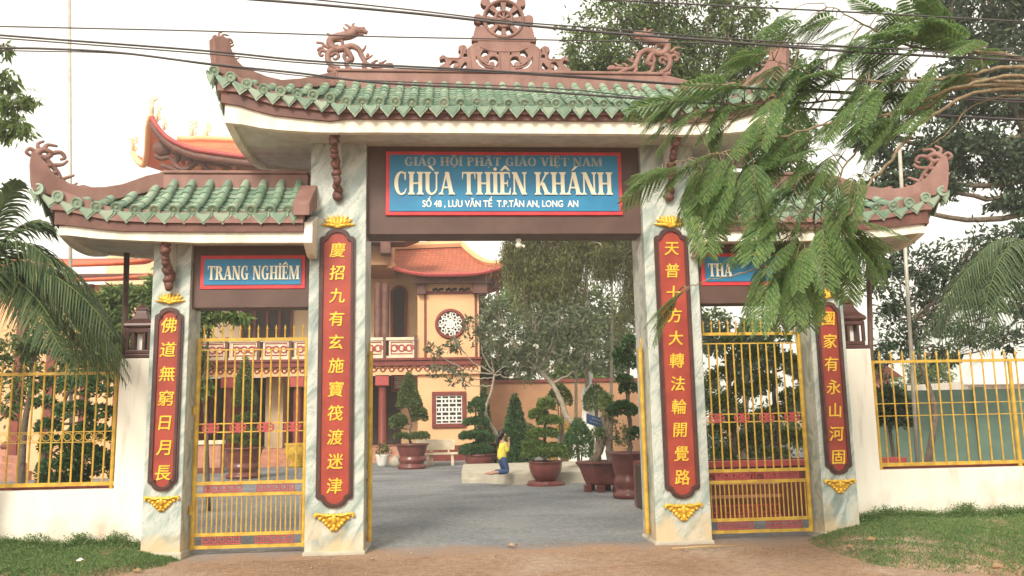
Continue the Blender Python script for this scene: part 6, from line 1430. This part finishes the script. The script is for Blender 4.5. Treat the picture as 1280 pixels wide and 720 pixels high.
tree('broadleaf_tree', 'light leafy sapling whose top shows under the TRANG NGHIEM board', b, [b]+px_trunk([(258, 540), (256, 470), (262, 410)], Yp), [C(280, 393, Yp, 16, 8, .8), C(300, 396, Yp, 9, 7, .4), C(255, 405, Yp, 12, 14), C(250, 450, Yp, 8, 16, .7), C(262, 375, Yp, 18, 12), C(255, 480, Yp, 8, 10, .4)], .05, 'leaf_light', 'bark', .17, .06, 300, 'small trees left of the gate', .5)
Yp = 1.6; b = at(-150, 600, Yp); b.z = 0
tree('broadleaf_tree', 'tree reaching in from beyond the left edge with leaves in the top left corner', b, [b]+px_trunk([(-150, 400), (-140, 250), (-120, 150)], Yp), [C(5, 95, Yp, 16, 10, .25), C(15, 130, Yp, 18, 16, .4), C(22, 160, Yp, 14, 12, .3), C(5, 160, Yp, 12, 16, .3), C(-20, 110, Yp, 24, 30), C(-60, 90, Yp, 40, 50), C(-60, 170, Yp, 40, 40), C(40, 125, Yp, 10, 6, .12), C(8, 60, Yp, 8, 6, .1), C(-90, 20, Yp, 50, 40)], .11, 'leaf_light', 'bark', .17, .055, 420, 'small trees left of the gate', .6)
# palms
def palm(name, label, base, top, fronds, L, mat='palm', r0_=.09):
    r = empty(name, base, label, 'palm tree'); mb = MB(); limb(mb, [base, base.lerp(top, .5)+Vector((.04, 0, 0)), top], r0_*1.2, r0_, 8, 10)
    mb.build('trunk', M['bark'], r, True)
    for az, el, ln, droop in fronds:
        d = Vector((math.cos(az)*math.cos(el), math.sin(az)*math.cos(el), math.sin(el))); n_ = 46; pts = []
        for i in range(n_+1):
            t = i/n_; pts.append(top+d*ln*t+Vector((0, 0, -droop*ln*t**2.1)))
        rc = MB(); rc.tube(pts[::3], [lerp(.020, .004, i/len(pts[::3])) for i in range(len(pts[::3]))], 5)
        f = rc.build('frond', M['leaf_light'], r, True)
        V = []; F = []
        for i in range(6, n_):
            t = i/n_; ax = (pts[i+1]-pts[i]).normalized(); side = ax.cross(Vector((0, 0, 1))).normalized(); ll = L*math.sin(math.pi*min(1, .18+t*.82))**.6*rnd.uniform(.85, 1.1)
            for s in (-1, 1):
                dd = (side*s*.8+ax*.75+Vector((0, 0, .15+rnd.uniform(-.15, .15)))).normalized(); p = pts[i]; w_ = .020*L/.5; n0 = len(V)
                for k in range(5):
                    u = k/4; c = p+dd*ll*u+Vector((0, 0, -.62*ll*u*u*rnd.uniform(.85, 1.15))); wv = ax*(w_*(1-u)**.7*(.55 if k == 0 else 1)+.0008)
                    V += [tuple(c-wv), tuple(c+wv)]
                for k in range(4): F.append((n0+2*k, n0+2*k+1, n0+2*k+3, n0+2*k+2))
        nmesh('leaflets', V, F, M[mat], f)
    return r
top = at(-28, 345, -.45); base = Vector((top.x-.15, -.35, .15))
palm('palm_tree', 'feathery green palm arching in from the left edge before the fence', base, top, [(.15, .75, 2.3, .95), (-.25, .35, 2.2, .75), (.55, .25, 2.1, .75), (0, .05, 2.0, .65), (.3, -.25, 1.7, .5), (-.5, -.1, 1.8, .55), (.9, .6, 2.2, .8), (1.6, .5, 2.0, .8), (2.4, .5, 2.0, .8), (3.1, .5, 2.0, .8), (-1.0, .5, 1.6, .8), (.4, 1.15, 2.0, .55), (-.3, 1.3, 1.9, .3), (.1, .5, 1.9, .9), (3.8, .7, 1.9, .7), (.05, .2, 2.0, .95), (-.15, .6, 2.1, 1.05), (.25, .45, 2.15, 1.1), (.6, .5, 2.1, 1.0), (-.4, .15, 1.9, .95), (.1, -.1, 1.7, .8), (-.2, .95, 2.1, .9), (.35, .0, 1.8, .75)], .58)
top = at(1302, 318, 1.2); base = Vector((top.x+.3, 1.4, 0))
palm('palm_tree', 'dark palm with drooping fronds hanging over the right fence', base, top, [(math.pi+.1, .35, 2.3, .85), (math.pi+.15, .1, 2.2, .8), (math.pi-.1, .25, 2.4, 1.0), (math.pi-.35, .0, 1.9, .75), (math.pi+.5, .2, 1.9, .9), (math.pi, .75, 2.1, 1.0), (math.pi+.3, -.3, 1.7, .7), (math.pi-.1, -.45, 1.6, .5), (2.2, .5, 2.0, .8), (1.2, .5, 2.0, .8), (.2, .5, 2.0, .8), (-.9, .5, 1.8, .8), (math.pi+.9, .5, 1.7, .9), (math.pi+.2, .55, 2.1, 1.1), (math.pi-.2, .4, 2.0, 1.1), (math.pi+.05, .1, 1.9, .95), (math.pi+.4, .6, 2.1, 1.1), (math.pi-.05, -.2, 1.8, .8)], .52)
# feathery tree in the foreground, reaching in from the right
def feather_leaf(p, d, ln, out, pairs=9, droop=.25):
    """twice-divided leaf: rachis with pinnae, each a comb of leaflets"""
    d = Vector(d).normalized(); up = Vector((0, 0, 1)); side = d.cross(up); side = side.normalized() if side.length > .05 else Vector((1, 0, 0)); side = (side+up*rnd.uniform(-.35, .35)).normalized()
    P, D, S, L, W = out
    for i in range(pairs):
        t = (i+1.2)/(pairs+.6); q0 = p+d*ln*t+Vector((0, 0, -droop*ln*t*t)); tang = (d+Vector((0, 0, -2*droop*t))).normalized()
        pl_ = ln*.46*math.sin(math.pi*(.25+.62*t))*rnd.uniform(.9, 1.1)
        for s in (-1, 1):
            pd = (side*s*.85+tang*.62+Vector((0, 0, rnd.uniform(-.12, .05)))).normalized(); m_ = 15
            for k in range(m_):
                u = (k+.5)/m_; c = q0+pd*pl_*u+Vector((0, 0, -.22*pl_*u*u)); ls = tang.cross(Vector((0, 0, 1))); 
                lw = ln*.062*math.sin(math.pi*(.20+.72*u))+.006
                for s2 in (-1, 1):
                    ld = (tang*s2*.9+pd*.35+Vector((0, 0, -.12))); P.append(c); D.append(ld); S.append(pd); L.append(lw*1.25); W.append(pl_/m_*1.35)
fol = ([], [], [], [], [])
YT = -4.6
base = at(1560, 700, YT); base.z = 0
ft = empty('feathery_tree', base, 'foreground tree with feathery compound leaves spreading in from the right edge', 'tree')
tb = MB()
hub = at(1480, 130, YT); limb(tb, [base, base.lerp(hub, .5)+Vector((.15, .1, 0)), hub], .16, .10, 8, 10)
twl = []
def bough(pts, r0_, r1_, dy=0):
    P = [hub if i == 0 else at(x, y, YT+dz) for i, (x, y, dz) in enumerate(pts)]
    c = limb(tb, P, r0_, r1_, 8, 7, .008); twl.append(c); return c
B1 = bough([(0, 0, 0), (1290, 84, 0), (1200, 96, .1), (1110, 102, .2), (1020, 92, .3), (950, 70, .4)], .024, .004)
B2 = bough([(0, 0, 0), (1285, 96, .0), (1190, 112, .05), (1130, 136, .1), (1085, 170, .15), (1040, 235, .1), (1005, 275, .0), (975, 300, -.05)], .022, .003)
B3 = bough([(0, 0, 0), (1290, 120, .2), (1220, 130, .2), (1175, 175, .2), (1140, 192, .2)], .012, .003)
B4 = bough([(0, 0, 0), (1270, 70, .3), (1150, 60, .5), (1080, 30, .6), (1030, 5, .7)], .025, .004)
B5 = bough([(0, 0, 0), (1230, 106, .1), (1150, 135, .15), (1060, 150, .2), (960, 175, .2), (880, 195, .2), (830, 205, .2)], .022, .003)
B6 = bough([(0, 0, 0), (1250, 112, .1), (1160, 150, 0), (1100, 215, -.1), (1060, 265, -.1), (1020, 310, -.1), (950, 335, -.1), (880, 352, -.1), (845, 365, -.1)], .020, .003)
B7 = bough([(0, 0, 0), (1230, 100, .3), (1130, 118, .4), (1010, 128, .5), (920, 130, .6), (855, 118, .6)], .022, .003)
def leaves_at(x, y, dz, ln, ang, k=1, spread=18):
    for _ in range(max(1, round(k*.95))):
        p = at(x+rnd.uniform(-spread, spread), y+rnd.uniform(-spread*.6, spread*.6), YT+dz+rnd.uniform(-.25, .25)); a = math.radians(ang+rnd.uniform(-28, 28))
        d = Vector((math.cos(a), rnd.uniform(-.5, .4), math.sin(a))); feather_leaf(p, d, ln*rnd.uniform(.72, 1.1), fol, 9, rnd.uniform(.15, .4))
        # short leaf stalk back to the nearest twig
        c = min((q for w_ in twl for q in w_[8:]), key=lambda q: (q-p).length); limb(tb, [c, c.lerp(p, .6)+Vector((0, 0, .03)), p], .006, .003, 3, 5)
        tb.tube([p, p+d.normalized()*ln*.9+Vector((0, 0, -.2*ln))], [.003, .001], 4)
for a in ((1180, 95, .1, .45, 200, 4, 26), (1220, 85, .1, .45, 190, 4, 26), (1150, 130, .1, .42, 190, 3, 20), (1200, 60, .4, .45, 160, 4, 30), (1240, 60, .2, .45, 170, 3, 24), (1130, 20, .6, .45, 180, 4, 30), (1000, 330, 0, .42, 255, 3, 14), (1035, 275, 0, .5, 290, 3, 16), (1000, 225, .1, .5, 215, 3, 20), (850, 118, .5, .5, 205, 3, 16), (905, 108, .5, .5, 200, 4, 20), (960, 150, .3, .5, 235, 4, 20), (1010, 165, .3, .5, 225, 4, 22), (1060, 60, .5, .5, 205, 4, 24), (880, 135, .5, .5, 190, 3, 18), (985, 250, .1, .5, 225, 3, 20), (1035, 255, .1, .5, 300, 3, 20), (900, 195, .2, .5, 215, 4, 18), (940, 210, .2, .5, 255, 3, 18), (1000, 335, 0, .5, 265, 3, 18), (960, 300, 0, .5, 225, 3, 18), (1120, 100, .3, .5, 215, 5, 26), (1150, 80, .4, .5, 190, 4, 26), (985, 300, 0, .52, 235, 3, 12), (965, 275, 0, .48, 205, 3, 12), (1010, 310, 0, .5, 270, 3, 14), (1030, 285, 0, .48, 310, 4, 14), (985, 315, -.1, .46, 250, 3, 14), (1055, 275, 0, .5, 320, 3, 18), (1000, 270, 0, .5, 200, 3, 18), (1065, 290, 0, .44, 305, 3, 14),  (1055, 310, .1, .42, 300, 2, 12),
          (850, 205, .2, .5, 205, 4, 14), (880, 205, .2, .5, 235, 3, 14), (920, 205, .2, .5, 215, 3, 16), (950, 200, .2, .5, 250, 3, 16), (985, 195, .2, .45, 205, 3, 16), (1020, 205, .2, .45, 215, 4, 18), (1050, 190, .2, .45, 210, 4, 18), (830, 215, .2, .45, 190, 2, 10), (905, 225, .2, .5, 265, 3, 16), (870, 235, .2, .48, 262, 3, 12), (1065, 225, .1, .45, 250, 3, 16),
          (862, 362, -.1, .38, 205, 2, 8), (960, 338, -.1, .44, 250, 2, 12), (846, 372, -.1, .38, 215, 2, 6), (975, 330, -.1, .44, 250, 3, 12), 
          (860, 118, .6, .46, 215, 3, 14), (900, 130, .6, .5, 230, 4, 16), (940, 125, .6, .5, 200, 4, 18), (985, 125, .5, .5, 240, 3, 18), (1020, 120, .5, .5, 215, 4, 20), (840, 130, .6, .4, 200, 2, 8), (925, 100, .5, .5, 180, 3, 20),
          (950, 65, .4, .5, 190, 4, 20), (985, 80, .4, .5, 215, 3, 20), (1025, 75, .3, .5, 200, 4, 22), (1060, 90, .3, .5, 180, 4, 22), (1090, 100, .2, .5, 230, 4, 22), (1040, 20, .7, .5, 200, 4, 22), (1085, 40, .6, .5, 190, 5, 26), (1125, 50, .5, .5, 170, 5, 26), (1160, 60, .5, .5, 150, 4, 26), (1110, 75, .4, .5, 220, 5, 26), (1075, 130, .2, .5, 230, 4, 22), (1095, 150, .2, .45, 215, 4, 20), (1120, 150, .1, .42, 200, 3, 16), (1150, 110, .2, .5, 200, 4, 24), (1065, 245, 0, .45, 250, 3, 16), (1180, 40, .5, .5, 120, 3, 24), (1010, 40, .6, .5, 200, 3, 20), (980, 20, .6, .5, 190, 2, 20)):
    leaves_at(*a)
tb.build('trunk', M['branch'], ft, True)
V, F = cards(np.array([tuple(p) for p in fol[0]]), np.array([tuple(p) for p in fol[1]]), np.array([tuple(p) for p in fol[2]]), np.array(fol[3]), np.array(fol[4]), .05)
nmesh('crown', V, F, M['feather'], ft)
Yp = 4.5; b = at(28, 600, Yp); b.z = 0
tree('broadleaf_tree', 'loose green tree behind the left fence beside the stepped stupa', b, [b]+px_trunk([(30, 540), (40, 480), (45, 430)], Yp), [C(20, 430, Yp, 24, 20), C(60, 415, Yp, 24, 20), C(95, 440, Yp, 22, 18), C(40, 470, Yp, 22, 16, .7), C(120, 465, Yp, 18, 14, .6), C(10, 500, Yp, 16, 16, .5), C(80, 470, Yp, 20, 14, .6), C(140, 440, Yp, 16, 14, .6), C(-20, 450, Yp, 24, 24)], .07, 'leaf_mid', 'bark', .14, .055, 420, 'small trees left of the gate', .3)
# litter on the ground
for px, py, sx, lab in ((100, 703, .045, 'crumpled pale paper scrap lying on the left grass'), (12, 697, .09, 'white plastic scrap at the far left of the grass'), (172, 716, .06, 'curled brown dry leaf at the front edge of the left grass'), (1063, 686, .055, 'pale dry leaf on the right grass beside the outer pillar'), (1090, 677, .07, 'long dry leaf at the wall foot right of the outer pillar'), (1248, 711, .075, 'tan dry leaf near the right edge of the grass'), (640, 684, .07, 'flat dull stone chip lying in the middle opening')):
    side = -1 if px < 640 else 1; p = gp(px, py, .02)
    if abs(p.x) > 4 and p.y < .2: p = gp(px, py, min(.24, bank_z(p.x, p.y, side)+.02))
    V = []; F = []; n_ = 7
    for i in range(n_):
        for j in range(5):
            u = i/(n_-1)*2-1; v = (j/4*2-1)*math.sqrt(max(.02, 1-u*u)); V.append((p.x+u*sx, p.y+v*sx*.5, p.z+.022+.3*sx*math.sin(u*3+v*2)+.3*sx*v*v))
    for i in range(n_-1):
        for j in range(4): F.append((i*5+j, i*5+j+1, i*5+j+6, i*5+j+5))
    o = nmesh('paper_scrap' if 'scrap' in lab else ('stone_chip' if 'stone' in lab else 'dry_leaf'), V, F, M['white' if 'scrap' in lab else 'grit' if 'stone' in lab else 'dry'], None, True); tag(o, lab, 'litter')
    md = o.modifiers.new('thick', 'SOLIDIFY'); md.thickness = .006
st2 = gp(880, 685, .004); tag(MB().tube([st2+Vector((-.45, -.05, .015)), st2+Vector((0, 0, .02)), st2+Vector((.5, .06, .012))], [.008, .012, .007], 6).build('fallen_stick', M['bamboo'], None, True), 'thin dry stick lying before the pillar right of the middle opening', 'stick')
